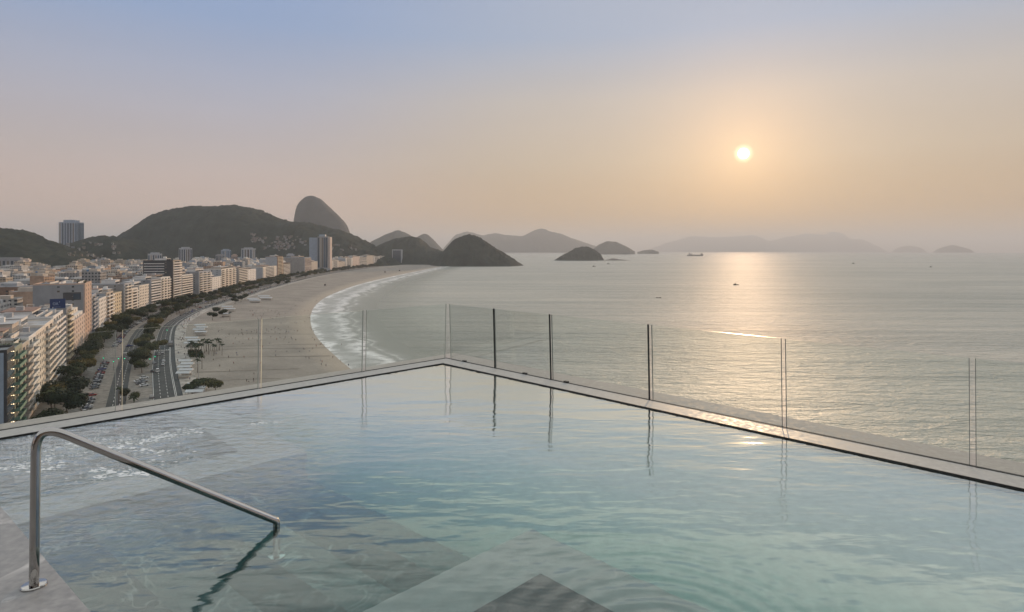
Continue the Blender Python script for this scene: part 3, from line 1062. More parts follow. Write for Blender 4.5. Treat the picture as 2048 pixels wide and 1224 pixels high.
hill("island", [(1108, 521), (1118, 514), (1140, 503), (1152, 496), (1165, 493), (1178, 494), (1192, 501), (1202, 509), (1208, 521)], 3900, 110, M['forest'], nu=120, rough=5, rs=0.04, seed=12, base=-5)
hill("island", [(1206, 520.5), (1216, 519), (1226, 516), (1234, 518), (1246, 519), (1262, 521)], 3880, 30, M['islandrock'], nu=60, nv=16, rough=2, rs=0.06, seed=13, base=-5)
hill("mountain", [(1290, 503), (1330, 488), (1385, 472), (1420, 475), (1460, 474), (1505, 470), (1540, 483), (1575, 474), (1615, 467), (1650, 470), (1662, 463), (1675, 465), (1690, 478), (1720, 480), (1750, 492), (1775, 503)], 32000, 2200, M['forest'], base=-110, nu=220, rough=40, rs=0.0025, seed=14)
hill("island", [(1783, 504), (1800, 494), (1818, 491), (1838, 495), (1852, 503)], 26000, 450, M['forest'], base=-80, nu=60, rough=9, rs=0.006, seed=15)
hill("island", [(1866, 505.5), (1885, 495), (1905, 490), (1925, 495), (1948, 505)], 19000, 400, M['forest'], base=-45, nu=70, rough=9, rs=0.008, seed=16)

# ------------------------------------------------------------------ haze over the bay
def build_haze():
    mb = MB()
    mb.box(-52000, 52000, -3000, 50000, -175, 900)
    m = bpy.data.materials.new("sea_haze")
    m.use_nodes = True
    nt = m.node_tree
    nt.nodes.clear()
    out = N(nt, 'ShaderNodeOutputMaterial')
    v = N(nt, 'ShaderNodeVolumePrincipled')
    v.inputs['Color'].default_value = (0.77, 0.84, 0.92, 1)
    v.inputs['Density'].default_value = 0.000074
    v.inputs['Anisotropy'].default_value = 0.25
    nt.links.new(v.outputs[0], out.inputs['Volume'])
    o = mb.build("haze", m)
    tag(o, "warm morning haze over the bay and the hills", "haze", kind='stuff')


build_haze()

# ------------------------------------------------------------------ rooftop pool
WZ = EYE - 1.9                     # water level
PC = P(892, 716, WZ + 0.012)       # where the two runs of glass meet
E1 = Vector((-0.710, -0.704, 0.0)).normalized()   # along the glass facing the city, away from the corner
E2 = Vector((0.704, -0.710, 0.0)).normalized()    # along the glass facing the sea


def L(a, b, z=0.0):
    q = PC + E1 * a + E2 * b
    return Vector((q.x, q.y, z))


def to_ab(p):
    d = Vector((p.x - PC.x, p.y - PC.y, 0))
    return d.dot(E1), d.dot(E2)


def ab_box(mb, a0, a1, b0, b1, z0, z1, mi=0, top=None):
    q = [L(a0, b0), L(a0, b1), L(a1, b1), L(a1, b0)]
    mb.prism([(p.x, p.y) for p in reversed(q)] if True else q, z0, z1, mi, top)


CH = {'spa': tuple(P(215, 915, WZ)), 'ring': tuple(P(1300, 1120, WZ)), 'ring2': tuple(P(1330, 1290, WZ))}
M['poolwater'] = mat_pool_water(CH)
DMAX = 1.05
pool = empty("pool", tuple(L(4, 4, WZ)))
tag(pool, "rooftop pool lined with grey marble behind the frameless glass", "pool")


def pool_part(name, mb, m):
    o = mb.build(name, m)
    o.parent = pool
    o.matrix_parent_inverse = Matrix.Translation(-pool.location)
    return o


# make sure the ring is counter-clockwise
def ccw(pts):
    a = sum(p.x * q.y - q.x * p.y for p, q in zip(pts, pts[1:] + pts[:1]))
    return [(p.x, p.y) for p in (pts if a > 0 else pts[::-1])]


def slab(name, pts, z0, z1, m):
    b = MB(); b.prism(ccw(pts), z0, z1)
    return pool_part(name, b, m)


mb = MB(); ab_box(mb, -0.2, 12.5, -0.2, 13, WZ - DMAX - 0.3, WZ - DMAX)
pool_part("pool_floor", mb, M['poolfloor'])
na, nb = 90, 8
rows = []
for i in range(na):
    a = 0.33 + (12.4 - 0.33) * i / (na - 1)
    t = min(1, max(0, (a - 1.7) / 2.8)); t = t * t * (3 - 2 * t)
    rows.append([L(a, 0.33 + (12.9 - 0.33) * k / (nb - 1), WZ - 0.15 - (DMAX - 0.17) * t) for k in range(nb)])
fl = grid_mesh("sloping_floor", rows, na, nb, M['tonedfloor'], uv=True, kind=None)
fl.parent = pool
fl.matrix_parent_inverse = Matrix.Translation(-pool.location)
# walls under the rim
mb = MB(); ab_box(mb, 0.05, 0.33, 0.05, 13, WZ - DMAX, WZ - 0.03)
pool_part("pool_wall", mb, M['poolfloor'])
mb = MB(); ab_box(mb, 0.33, 12.5, 0.05, 0.33, WZ - DMAX, WZ - 0.03)
pool_part("pool_wall", mb, M['poolfloor'])
# wet inner rim, two runs mitred at the corner
CZ = WZ + 0.010
slab("rim", [L(0.012, 0.012), L(0.012, 13), L(0.33, 13), L(0.33, 0.33)], CZ - 0.05, CZ, M['coping'])
slab("rim", [L(0.012, 0.012), L(12.5, 0.012), L(12.5, 0.33), L(0.33, 0.33)], CZ - 0.05, CZ - 0.001, M['coping'])
slab("overflow_slot", [L(0.33, 0.33), L(0.33, 13), L(0.340, 13), L(0.340, 0.340)], CZ - 0.04, CZ + 0.004, M['black'])
slab("overflow_slot", [L(0.33, 0.33), L(12.5, 0.33), L(12.5, 0.340), L(0.340, 0.340)], CZ - 0.04, CZ + 0.003, M['black'])
slab("glass_channel", [L(-0.016, -0.016), L(-0.016, 13), L(0.012, 13), L(0.012, 0.012)], CZ - 0.06, CZ + 0.003, M['black'])
slab("glass_channel", [L(-0.016, -0.016), L(12.5, -0.016), L(12.5, 0.012), L(0.012, 0.012)], CZ - 0.06, CZ + 0.002, M['black'])
slab("outer_coping", [L(-0.40, -0.28), L(-0.40, 13), L(-0.016, 13), L(-0.016, -0.016)], CZ - 0.35, CZ + 0.006, M['copingdry'])
slab("outer_coping", [L(-0.40, -0.28), L(12.5, -0.28), L(12.5, -0.016), L(-0.016, -0.016)], CZ - 0.35, CZ + 0.005, M['copingdry'])

# whirlpool walls just under the surface
slab("whirlpool_ledge", [L(4.05, 2.35), L(4.05, 2.8), L(12.4, 2.8), L(12.4, 2.35)], WZ - DMAX, WZ - 0.045, M['ledge'])
slab("whirlpool_ledge", [L(3.90, 0.33), L(3.90, 2.8), L(4.05, 2.8), L(4.35, 2.35), L(4.35, 0.33)], WZ - DMAX, WZ - 0.050, M['ledge'])
slab("whirlpool_bench", [L(4.36, 0.34), L(4.36, 0.80), L(12.4, 0.80), L(12.4, 0.34)], WZ - DMAX, WZ - 0.55, M['poolfloor'])
# bench and island at the near side
slab("bench", [L(3.45, 5.3), L(3.45, 12.8), L(3.86, 12.8), L(3.86, 5.76), L(12.3, 5.76), L(12.3, 5.3)], WZ - DMAX, WZ - 0.16, M['bench'])
slab("island", [L(3.87, 5.77), L(3.87, 12.8), L(12.3, 12.8), L(12.3, 5.77)], WZ - DMAX, WZ - 0.09, M['platform'])

# deck in the corner and the steps going down from it
DD = Vector((-0.772, 0.635, 0)).normalized()     # along the deck edge, away
DN = Vector((0.635, 0.772, 0)).normalized()      # out into the water
DZ = WZ + 0.03
d_edge = P(95, 1123, DZ)
e0 = d_edge.dot(DN)


def DL(u, n, z=0.0):
    q = DD * u + DN * n
    return Vector((q.x, q.y, z))


u_c = d_edge.dot(DD)
# where the deck edge meets the whirlpool ledge
deck = slab("deck_edge", [DL(u_c - 4, e0), DL(u_c + 9, e0), DL(u_c + 9, e0 - 0.555), DL(u_c - 4, e0 - 0.555)], WZ - DMAX, DZ, M['deck'])
slab("drain_slot", [DL(u_c - 4, e0 - 0.556), DL(u_c + 9, e0 - 0.556), DL(u_c + 9, e0 - 0.575), DL(u_c - 4, e0 - 0.575)], DZ - 0.2, DZ - 0.02, M['black'])
slab("deck", [DL(u_c - 4, e0 - 0.576), DL(u_c + 9, e0 - 0.576), DL(u_c + 9, e0 - 4), DL(u_c - 4, e0 - 4)], WZ - DMAX, DZ + 0.001, M['deck'])
treads = [0.33, 0.69, 1.05, 1.41, 1.77, 2.13]
prev = 0.0
# the flight stops against the whirlpool ledge
cut = []
for i, t in enumerate(treads):
    z = WZ - 0.13 - 0.115 * i
    # far end of this tread on the ledge face b = 2.8
    def u_on(n):
        for k in range(400):
            u = u_c - 1 + k * 0.02
            if to_ab(DL(u, e0 + n))[1] < 2.81:
                return u
        return u_c + 5
    slab("step", [DL(u_c - 3.5, e0 + prev + 0.001), DL(u_on(prev), e0 + prev + 0.001), DL(u_on(t), e0 + t), DL(u_c - 3.5, e0 + t)], WZ - DMAX, z, M['treadlight' if i % 2 else 'tread'])
    prev = t

# the water itself
mb = MB()
mb.prism(ccw([L(0.30, 0.30), L(0.30, 12.9), L(12.45, 12.9), L(12.45, 0.30)]), WZ - DMAX - 0.1, WZ)
water = mb.build("pool_water", M['poolwater'])
tag(water, "still greenish water filling the rooftop pool", "water", kind='structure')

# foam and bubbles over the jets
mb = MB()
rnd = random.Random(3)
def bubble(x, y, r):
    n = 7
    b = len(mb.v)
    ph = rnd.random() * 6
    mb.v.append((x, y, WZ + 0.0025))
    for k in range(n):
        a = 2 * math.pi * k / n + ph
        rr = r * (0.7 + 0.6 * rnd.random())
        mb.v.append((x + rr * 1.5 * math.cos(a), y + rr * 0.8 * math.sin(a), WZ + 0.0005))
    for k in range(n):
        mb.f.append([b, b + 1 + k, b + 1 + (k + 1) % n]); mb.m.append(0)
streaks = [((20, 940), (110, 915), 60), ((60, 945), (130, 930), 40), ((200, 900), (400, 862), 150), ((230, 885), (330, 872), 60), ((130, 880), (330, 905), 80), ((180, 940), (320, 950), 110), ((190, 955), (310, 945), 70), ((300, 875), (396, 858), 60), ((100, 895), (230, 875), 50), ((0, 935), (60, 940), 30), ((510, 846), (560, 840), 26)]
for (x0, y0), (x1, y1), n in streaks:
    for k in range(int(n * 0.7)):
        t = rnd.random()
        p = P(x0 + (x1 - x0) * t + rnd.gauss(0, 6), y0 + (y1 - y0) * t + rnd.gauss(0, 3), WZ)
        bubble(p.x, p.y, 0.006 + 0.013 * rnd.random() ** 2)
for k in range(200):
    p = P(rnd.gauss(190, 110), rnd.gauss(908, 26), WZ)
    a, b_ = to_ab(p)
    if 4.4 < a < 12 and 0.4 < b_ < 2.3:
        bubble(p.x, p.y, 0.004 + 0.010 * rnd.random() ** 2)
fo = mb.build("whirlpool_bubbles", M['foam'], smooth=True)
tag(fo, "white bubbles and foam churned up over the whirlpool jets", "foam", kind='stuff')

# glass panels of the balustrade
GH, GT, LEAN = 0.945, 0.014, 0.030


def along_right(px):
    """distance b along the sea-side run seen at column px"""
    r = (px - CX) / F
    # (PC + E2 b).x = r * (PC + E2 b).y
    return (r * PC.y - PC.x) / (E2.x - r * E2.y)


def along_left(px):
    r = (px - CX) / F
    return (r * PC.y - PC.x) / (E1.x - r * E1.y)


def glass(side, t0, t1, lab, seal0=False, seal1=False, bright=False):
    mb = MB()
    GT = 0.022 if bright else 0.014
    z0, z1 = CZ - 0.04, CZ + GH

    def pt(t, off, z):
        k = LEAN * (z - z0) / GH
        return L(off + k, t, z) if side == 'sea' else L(t, off + k, z)
    ps = [pt(t, o, z) for z in (z0, z1) for t in (t0, t1) for o in (-GT / 2, GT / 2)]
    # 0:t0- 1:t0+ 2:t1- 3:t1+ ; 4.. top
    quads = [((0, 2, 6, 4), 0), ((1, 5, 7, 3), 0), ((0, 4, 5, 1), 2 if seal0 else 1), ((2, 3, 7, 6), 2 if seal1 else 1), ((4, 6, 7, 5), 1), ((0, 1, 3, 2), 1)]
    c = sum(ps, Vector()) / 8
    for q, mi in quads:
        f = [ps[i] - L(0, 0, 0) + L(0, 0, 0) for i in q]
        n = (f[1] - f[0]).cross(f[2] - f[0])
        if n.dot(sum(f, Vector()) / 4 - c) < 0:
            f = f[::-1]
        mb.face(f, mi)
    me = mb.mesh("glass_panel", [M['glass'], M['edge'] if bright else M['edgedim'], M['black']])
    # welded box
    bm = bmesh.new(); bm.from_mesh(me); bmesh.ops.remove_doubles(bm, verts=bm.verts, dist=1e-5); bm.to_mesh(me); bm.free()
    o = bpy.data.objects.new("glass_panel", me)
    org = sum(ps[:4], Vector()) / 4
    me.transform(Matrix.Translation(-org))
    o.location = org
    COL.objects.link(o)
    tag(o, lab, "glass panel", "frameless glass panels of the balustrade")
    if seal0 or seal1:
        b = MB()
        t = t1 if seal1 else t0
        e = 0.007
        pts = [pt(t - e, -GT * 0.7, z0), pt(t + e, -GT * 0.7, z0), pt(t + e, GT * 0.7, z0), pt(t - e, GT * 0.7, z0),
               pt(t - e, -GT * 0.7, z1 + .004), pt(t + e, -GT * 0.7, z1 + .004), pt(t + e, GT * 0.7, z1 + .004), pt(t - e, GT * 0.7, z1 + .004)]
        n0 = len(b.v); b.v += [tuple(p - org) for p in pts]
        for q in ((0, 1, 5, 4), (1, 2, 6, 5), (2, 3, 7, 6), (3, 0, 4, 7), (4, 5, 6, 7), (0, 3, 2, 1)):
            b.f.append([n0 + i for i in q]); b.m.append(0)
        b.build("seal", M['black'], o)
    for t, s_ in ((t0, 1), (t1, -1)):
        if (t == t1 and seal1) or (t == t0 and seal0):
            continue
        b = MB()
        lit = bright and t == t1
        if lit:
            continue
        e = 0.0032 * (1 if (t1 > t0) == (s_ > 0) else -1)
        ta, tb = t - e * 0.1, t + e
        pts = [pt(ta, -GT * 0.56, z0), pt(tb, -GT * 0.56, z0), pt(tb, GT * 0.56, z0), pt(ta, GT * 0.56, z0),
               pt(ta, -GT * 0.56, z1 + .001), pt(tb, -GT * 0.56, z1 + .001), pt(tb, GT * 0.56, z1 + .001), pt(ta, GT * 0.56, z1 + .001)]
        n0 = len(b.v); b.v += [tuple(p - org) for p in pts]
        for q in ((0, 1, 5, 4), (1, 2, 6, 5), (2, 3, 7, 6), (3, 0, 4, 7), (4, 5, 6, 7), (0, 3, 2, 1)):
            b.f.append([n0 + i for i in q]); b.m.append(0)
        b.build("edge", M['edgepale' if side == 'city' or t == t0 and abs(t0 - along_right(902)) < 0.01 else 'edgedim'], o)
    return o


glass('sea', along_right(902), along_right(990), "narrow clear glass panel starting at the pool corner on the ocean side", seal1=True)
glass('sea', along_right(992), along_right(1102), "clear glass panel between the first and second dark seal from the pool corner", seal1=True)
glass('sea', along_right(1106), along_right(1299), "clear glass panel between the second and third dark seal from the pool corner", seal1=True)
glass('sea', along_right(1306), along_right(1565), "clear glass panel in front of the sun glitter on the sea", )
glass('sea', along_right(1573), along_right(1940), "wide glass panel just past the sun glitter, before open green sea", )
glass('sea', along_right(1952), along_right(2700), "ocean-side glass panel farthest from the pool corner, cut by the frame")
glass('city', along_left(890), along_left(731), "city-side glass panel next to the pool corner, in front of the breakers")
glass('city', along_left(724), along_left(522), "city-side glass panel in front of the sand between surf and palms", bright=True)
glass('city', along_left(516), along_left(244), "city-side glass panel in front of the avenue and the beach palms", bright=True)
glass('city', along_left(231), along_left(-420), "city-side glass panel in front of the apartment houses, cut by the frame")

# small dark clips of the channel
for px, py in ((938, 722), (1056, 747), (1138, 764)):
    q = P(px, py, CZ)
    a, b_ = to_ab(q)
    m_ = MB(); ab_box(m_, -0.03, 0.012, b_ - 0.035, b_ + 0.035, CZ, CZ + 0.022)
    o = pool_part("clip", m_, M['black'])

# handrail
def build_handrail():
    base = P(68, 1172, DZ)
    foot = P(553, 1052, WZ)
    root = empty("handrail", tuple(base))
    tag(root, "polished steel handrail sloping from the deck down into the pool", "handrail")
    top = Vector((base.x + 0.012, base.y, EYE - (846 - EY) / F * base.y))
    end = Vector((foot.x, foot.y, WZ + 0.035))
    bot = Vector((foot.x, foot.y, WZ - 0.470))

    def arc(p0, p1, p2, r, n=9):
        d0 = (p0 - p1).normalized(); d2 = (p2 - p1).normalized()
        ang = d0.angle(d2)
        t = r / math.tan(ang / 2)
        a, c = p1 + d0 * t, p1 + d2 * t
        out = []
        for i in range(n + 1):
            u = i / n
            out.append(a.lerp(p1, u).lerp(p1.lerp(c, u), u))
        return out
    pts = [base + Vector((0, 0, 0.0))] + [base.lerp(top, t) for t in (0.25, 0.5, 0.75)] + arc(base, top, end, 0.085) + [top.lerp(end, t) for t in (0.3, 0.5, 0.7)] + arc(top, end, bot, 0.03) + [bot]
    mb = MB()
    mb.tube([p - base for p in pts], 0.0235, 24)
    mb.build("rail", M['steel'], root, smooth=True)
    for c in (Vector((0, 0, 0)), bot - base):
        m2 = MB()
        m2.lathe([(0.030, 0.0), (0.062, 0.0), (0.062, 0.008), (0.057, 0.012), (0.026, 0.014)], c, 28)
        m2.build("base_plate", M['steel'], root, smooth=False)


build_handrail()

# body of the hotel under the pool
mb = MB()
mb.prism(ccw([L(-0.30, -0.18), L(-0.30, 13.2), L(12.7, 13.2), L(12.7, -0.18)]), -0.3, WZ - DMAX - 0.31)
hb = mb.build("hotel_building", M['lightgrey'])
tag(hb, "tall hotel carrying the rooftop pool", "building")

# terrace behind the viewer and an unseen dark pavilion added for the steel and ripples to mirror
slab("terrace", [L(4.5, 7.0), L(4.5, 12.9), L(12.4, 12.9), L(12.4, 7.0)], WZ - 0.3, WZ + 0.02, M['deck'])
mb = MB()
mb.box(-8, 8, -4.3, -4.0, WZ + 0.02, WZ + 3.6)
mb.build("added_pavilion_wall", M['dark'], hb)
mb = MB()
mb.box(-8.2, 8.2, -4.5, -1.6, WZ + 3.603, WZ + 3.85)
mb.build("added_pavilion_roof", M['grey'], hb)

# ------------------------------------------------------------------ houses along the beach front
WIN_CACHE = {}


def window_mesh(w, h, glass='glassdark'):
    k = (round(w, 2), round(h, 2), glass)
    if k not in WIN_CACHE:
        mb = MB()
        mb.box(-w / 2, w / 2, -0.04, 0.05, 0, h, 0)
        mb.box(-w / 2 - 0.06, w / 2 + 0.06, -0.12, 0.0, -0.09, -0.003, 1)
        mb.box(-0.03, 0.03, -0.075, -0.042, 0, h, 1)
        WIN_CACHE[k] = mb.mesh("window", [M[glass], M['frame']])
    return WIN_CACHE[k]


def balcony_mesh(w, d, ph, solid, wallm, railm='glassblue'):
    mb = MB()
    mb.box(0, w, -d, -0.003, 0.0, 0.16, 0)
    t = 0.12
    mi = 0 if solid else 1
    mb.box(0, w, -d, -d + t, 0.163, 0.163 + ph, mi)
    mb.box(0, t, -d + t + .003, -0.003, 0.163, 0.163 + ph, mi)
    mb.box(w - t, w, -d + t + .003, -0.003, 0.163, 0.163 + ph, mi)
    return mb.mesh("balcony", [M[wallm], M[railm]])


def front_building(px0, px1, ytop, depth, style, wallm, lab, floors_h=3.15, bays=3, setback=0.0, roofm='roof', accent='white', pent=True, group=None, flank=None):
    s0, s1 = FR.s_at_px(px0), FR.s_at_px(px1)
    A, B = FR.at(s0, -setback), FR.at(s1, -setback)
    t = B - A
    W = t.length
    near = A if A.y < B.y else B
    h = EYE - (ytop - EY) / F * B.y
    h = max(h, 12)
    root = empty("apartment_building", (A.x, A.y, 0.0), math.atan2(t.y, t.x))
    tag(root, lab, "building", group)
    rnd = random.Random(px0)
    nfl = max(4, int(round((h - 4.2) / floors_h)))
    fh = (h - 4.2) / nfl
    mb = MB()
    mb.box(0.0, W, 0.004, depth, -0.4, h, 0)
    mb.build("wall", [M[flank or rnd.choice(('grey', 'lightgrey', 'greybeige', 'grey'))]], root)  # body greyed to imitate shade on the flanks; front keeps its own colour
    mb = MB()
    mb.box(-0.006, W + 0.006, 0.0, 0.9, 3.7, h + 0.004, 0)
    mb.build("facade", [M[wallm]], root)
    # street level
    g = MB()
    g.box(0.4, W - 0.4, -0.06, -0.002, 0.2, 3.6, 0)
    g.build("storefront", M['glassdark'], root)
    if W > 8:
        g = MB(); g.box(0.3, W - 0.3, -1.8, -0.01, 3.75, 3.95, 0)
        g.build("awning", M[accent], root)
    far = B.y > 1300
    glassm = 'glassblue' if wallm in ('bluegrey', 'dark') else 'glassdark'
    if style in ('balc', 'zig'):
        nb = 1 if W < 11 or far else bays
        bw = (W - 0.5) / nb
        dpt = 1.5 if style == 'balc' else 1.9
        me = balcony_mesh(bw - (0.5 if style == 'zig' else 0.25), dpt, 0.95, True, accent)
        wm = window_mesh(max(1.4, bw * 0.62), fh * 0.68, glassm)
        for f in range(nfl):
            z = 4.2 + f * fh
            for b in range(nb):
                inst("balcony", me, root, (0.25 + b * bw + 0.12, 0, z))
                inst("window", wm, root, (0.25 + (b + 0.5) * bw, -0.01, z + 0.35))
    elif style == 'win':
        nb = bays if not far else max(2, bays - 1)
        bw = W / nb
        wm = window_mesh(min(1.9, bw * 0.5), fh * 0.5, glassm)
        for f in range(nfl):
            z = 4.2 + f * fh
            for b in range(nb):
                inst("window", wm, root, ((b + 0.5) * bw, -0.01, z + fh * 0.28))
        for f in range(0, nfl, 1):
            pass
    elif style == 'band':
        wm_ = MB(); wm_.box(0.5, W - 0.5, -0.05, -0.002, 0, fh * 0.5, 0)
        me = wm_.mesh("window", [M[glassm]])
        sp = MB(); sp.box(0.0, W, -0.7, -0.003, 0, fh * 0.40, 0)
        me2 = sp.mesh("balcony", [M[accent]])
        for f in range(nfl):
            z = 4.2 + f * fh
            inst("balcony", me2, root, (0, 0, z))
            inst("window", me, root, (0, 0, z + fh * 0.44))
    elif style == 'glass':
        wm_ = MB(); wm_.box(0.4, W - 0.4, -0.08, -0.002, 0, fh * 0.82, 0)
        me = wm_.mesh("window", [M['glassblue']])
        for f in range(nfl):
            inst("window", me, root, (0, 0, 4.2 + f * fh))
    # windows of the side wall that faces along the avenue
    if depth > 14 and not far:
        wm = window_mesh(1.3, fh * 0.42, glassm)
        ys = [depth * q for q in ((0.32, 0.7) if depth < 22 else (0.24, 0.52, 0.8))]
        if rnd.random() < 0.65 and style != 'tower':
            for f in range(nfl - 1, max(-1, nfl - 9), -1):
                for y in ys[:1 + rnd.randint(0, 1)]:
                    inst("window", wm, root, (-0.01, y, 4.2 + f * fh + fh * 0.3), -math.pi / 2)
    # roof terrace, parapet, penthouse and tanks
    r = MB()
    r.box(0.3, W - 0.3, 0.3, depth - 0.3, h, h + 0.12, 0)
    r.build("roof", M[roofm], root)
    r = MB()
    r.box(0, W, 0, 0.28, h + 0.002, h + 0.95); r.box(0, W, depth - 0.28, depth, h + 0.002, h + 0.95)
    r.box(0, 0.28, 0.282, depth - 0.282, h + 0.002, h + 0.95); r.box(W - 0.28, W, 0.282, depth - 0.282, h + 0.002, h + 0.95)
    r.build("parapet", M[wallm], root)
    if pent and W > 6:
        x0, x1 = W * (0.12 + 0.2 * rnd.random()), W * (0.7 + 0.22 * rnd.random())
        y0, y1 = depth * 0.28, depth * (0.6 + 0.2 * rnd.random())
        ph = 2.8 + rnd.random() * 1.5
        r = MB(); r.box(x0, x1, y0, y1, h + 0.122, h + ph, 0)
        r.box(x0 - 0.4, x1 + 0.4, y0 - 0.6, y1 + 0.4, h + ph + 0.002, h + ph + 0.25, 1)
        p_ = r.build("penthouse", [M['white' if rnd.random() < .6 else 'beige'], M['rooflight' if rnd.random() < .6 else 'tile']], root)
        r = MB(); r.box(x0 + 0.6, x1 - 0.6, y0 - 0.06, y0 - 0.002, h + 0.5, h + 2.3, 0)
        r.build("window", M['glassdark'], p_)
        tk = MB()
        tx, ty = W * (0.3 + 0.4 * rnd.random()), depth * 0.45
        tk.box(tx - 1.6, tx + 1.6, ty - 1.6, ty + 1.6, h + ph + 0.252, h + ph + 2.4, 0)
        tk.build("water_tank", M['rooflight' if rnd.random() < .5 else 'white'], root)
    if not far:
        for k in range(rnd.randint(2, 4)):
            c = MB()
            x, y = rnd.uniform(1.5, max(1.6, W - 1.5)), rnd.uniform(depth * 0.78, depth - 2)
            c.box(x - 0.7, x + 0.7, y - 0.5, y + 0.5, h + 0.122, h + 1.1, 0)
            c.build("cooling_unit", M['metal' if k else 'lightgrey'], root)
    return root, W, h, A, B


FB = [
    (14, 29, 694, 26, 'glass', 'dark', "dark glass office block with warm ceiling lights on its open floors, nearest the hotel", dict(bays=1, pent=False, flank='bluegrey')),
    (29.5, 44, 690, 30, 'balc', 'olive', "olive apartment house with green glazed balconies beside the dark glass block", dict(bays=2, accent='green')),
    (44.5, 57, 684, 30, 'zig', 'beige', "narrow beige apartment house with stacked balconies next to the olive one", dict(bays=2, accent='beige')),
    (57.5, 72, 668, 32, 'balc', 'white', "white apartment house with long pale balconies above the cafe trees", dict(bays=2)),
    (72.5, 89, 655, 32, 'win', 'cream', "cream apartment house with small paired dark windows", dict(bays=5)),
    (89.5, 106, 641, 34, 'zig', 'cream', "cream apartment house with deep shaded balconies", dict(bays=2, accent='cream', roofm='rooflight')),
    (106.5, 126, 623, 34, 'balc', 'white', "white corner apartment house with netted balconies before the blank grey slab", dict(bays=4)),
    (137, 147, 613, 24, 'balc', 'grey', "narrow grey slab with a blank side wall and a blue billboard on top", dict(bays=1, accent='yellow', pent=False, setback=1.0)),
    (147.5, 170, 628, 26, 'win', 'pink', "pale pink apartment house with a stepped white top and square windows", dict(bays=6)),
    (170.5, 183, 564, 30, 'win', 'salmon', "tall salmon tower with a long blank flank toned grey like shade", dict(bays=3, accent='salmon', pent=False)),
    (183.5, 192, 588, 22, 'balc', 'bluegrey', "slim apartment house with bluish balconies beside the salmon tower", dict(bays=1, accent='lightgrey')),
    (198, 212.5, 594, 24, 'win', 'white', "white apartment house dotted with small dark windows", dict(bays=5)),
    (213, 226.5, 583, 26, 'balc', 'beige', "beige apartment house with white balcony bands between white and yellow fronts", dict(bays=2)),
    (231, 248.5, 584, 24, 'win', 'yellow', "yellow and rose apartment house below a tall grey party wall", dict(bays=5, accent='pink', setback=2)),
    (249, 263.5, 566, 34, 'zig', 'lightgrey', "apartment house with a tall plain blue grey side wall and cream balconies", dict(bays=2, accent='cream')),
    (264, 276, 576, 24, 'balc', 'cream', "slightly lower cream house with rounded balconies after the tall grey wall", dict(bays=1, accent='white')),
    (282, 301.5, 569, 26, 'win', 'cream', "cream apartment house with a brown side wall and rows of windows", dict(bays=6, setback=1.5)),
    (302, 321.5, 558, 30, 'band', 'lightgrey', "apartment house with wide window bands and a grey roof terrace", dict(accent='white')),
    (322, 340.5, 554, 28, 'balc', 'white', "pale apartment house with yellowish balconies just before the black tower", dict(bays=3, accent='cream')),
    (346, 362, 521, 34, 'balc', 'dark', "black high-rise ringed by white balcony slabs", dict(bays=1, accent='white', pent=True, flank='dark')),
    (364, 385, 549, 26, 'band', 'white', "white apartment house with deep gridded loggias behind the black high-rise", dict(accent='cream')),
    (398, 422, 542, 26, 'zig', 'lightgrey', "apartment house with a pale blank side and a green stripe", dict(bays=3, accent='cream')),
    (424, 442.5, 553, 24, 'win', 'white', "low white apartment house under a blue grey wall", dict(bays=5)),
    (443, 471, 536, 28, 'zig', 'cream', "broad cream apartment house with heavy balcony stacks", dict(bays=4, accent='cream')),
    (478, 495, 536, 24, 'band', 'beige', "beige apartment house with striped loggias and a dark side wall", dict(accent='cream')),
    (495.5, 512, 538, 26, 'win', 'white', "white apartment house with an arched pale entrance storey", dict(bays=5)),
    (526, 553, 532, 30, 'balc', 'cream', "cream twin apartment house with a glassy blue flank", dict(bays=3)),
    (555, 566, 513, 26, 'balc', 'brick', "dark brown brick high-rise with a narrow lit front", dict(bays=1, accent='yellow')),
    (567, 580, 526, 22, 'band', 'brick', "brown apartment house with pale balcony edges after the brick high-rise", dict(accent='cream')),
    (609, 622, 515, 60, 'band', 'bluegrey', "wide blue grey slab block with long window bands", dict(accent='pink')),
    (623, 635, 523, 24, 'win', 'beige', "small beige house at the foot of the black glass tower", dict(bays=3)),
    (664, 677, 521, 26, 'balc', 'cream', "cream house just beyond the black glass tower", dict(bays=1)),
    (677.5, 690, 523, 24, 'win', 'beige', "beige far house with two rows of dark bays", dict(bays=4)),
    (691, 705, 516, 26, 'balc', 'white', "white far house with bright balcony stack", dict(bays=2)),
    (705.5, 719, 513, 26, 'win', 'pink', "pinkish far house between white and cream fronts", dict(bays=4)),
    (719.5, 733, 515, 26, 'band', 'cream', "cream far house with faint horizontal bands", dict(accent='white')),
    (733.5, 747, 511, 26, 'win', 'beige', "tall beige far house with stepped roof below the hillside", dict(bays=4)),
    (747.5, 759, 513, 28, 'balc', 'white', "pale far house second from the wooded point", dict(bays=2)),
    (759.5, 771, 512, 30, 'win', 'beige', "last beige house before the trees at the end of the beach", dict(bays=4)),
]
built = []
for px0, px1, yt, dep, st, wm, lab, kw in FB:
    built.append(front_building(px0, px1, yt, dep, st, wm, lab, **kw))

# ceiling lights in the dark office block
root, W, h, A, B = built[0]
for f in range(9):
    m_ = MB(); m_.lathe([(0.16, -0.10), (0.22, -0.05), (0.16, 0.0)], (W * 0.7, -0.35, 6.0 + f * 3.15 + 2.2), 10)
    m_.build("ceiling_light", M['warm_lamp'], root)

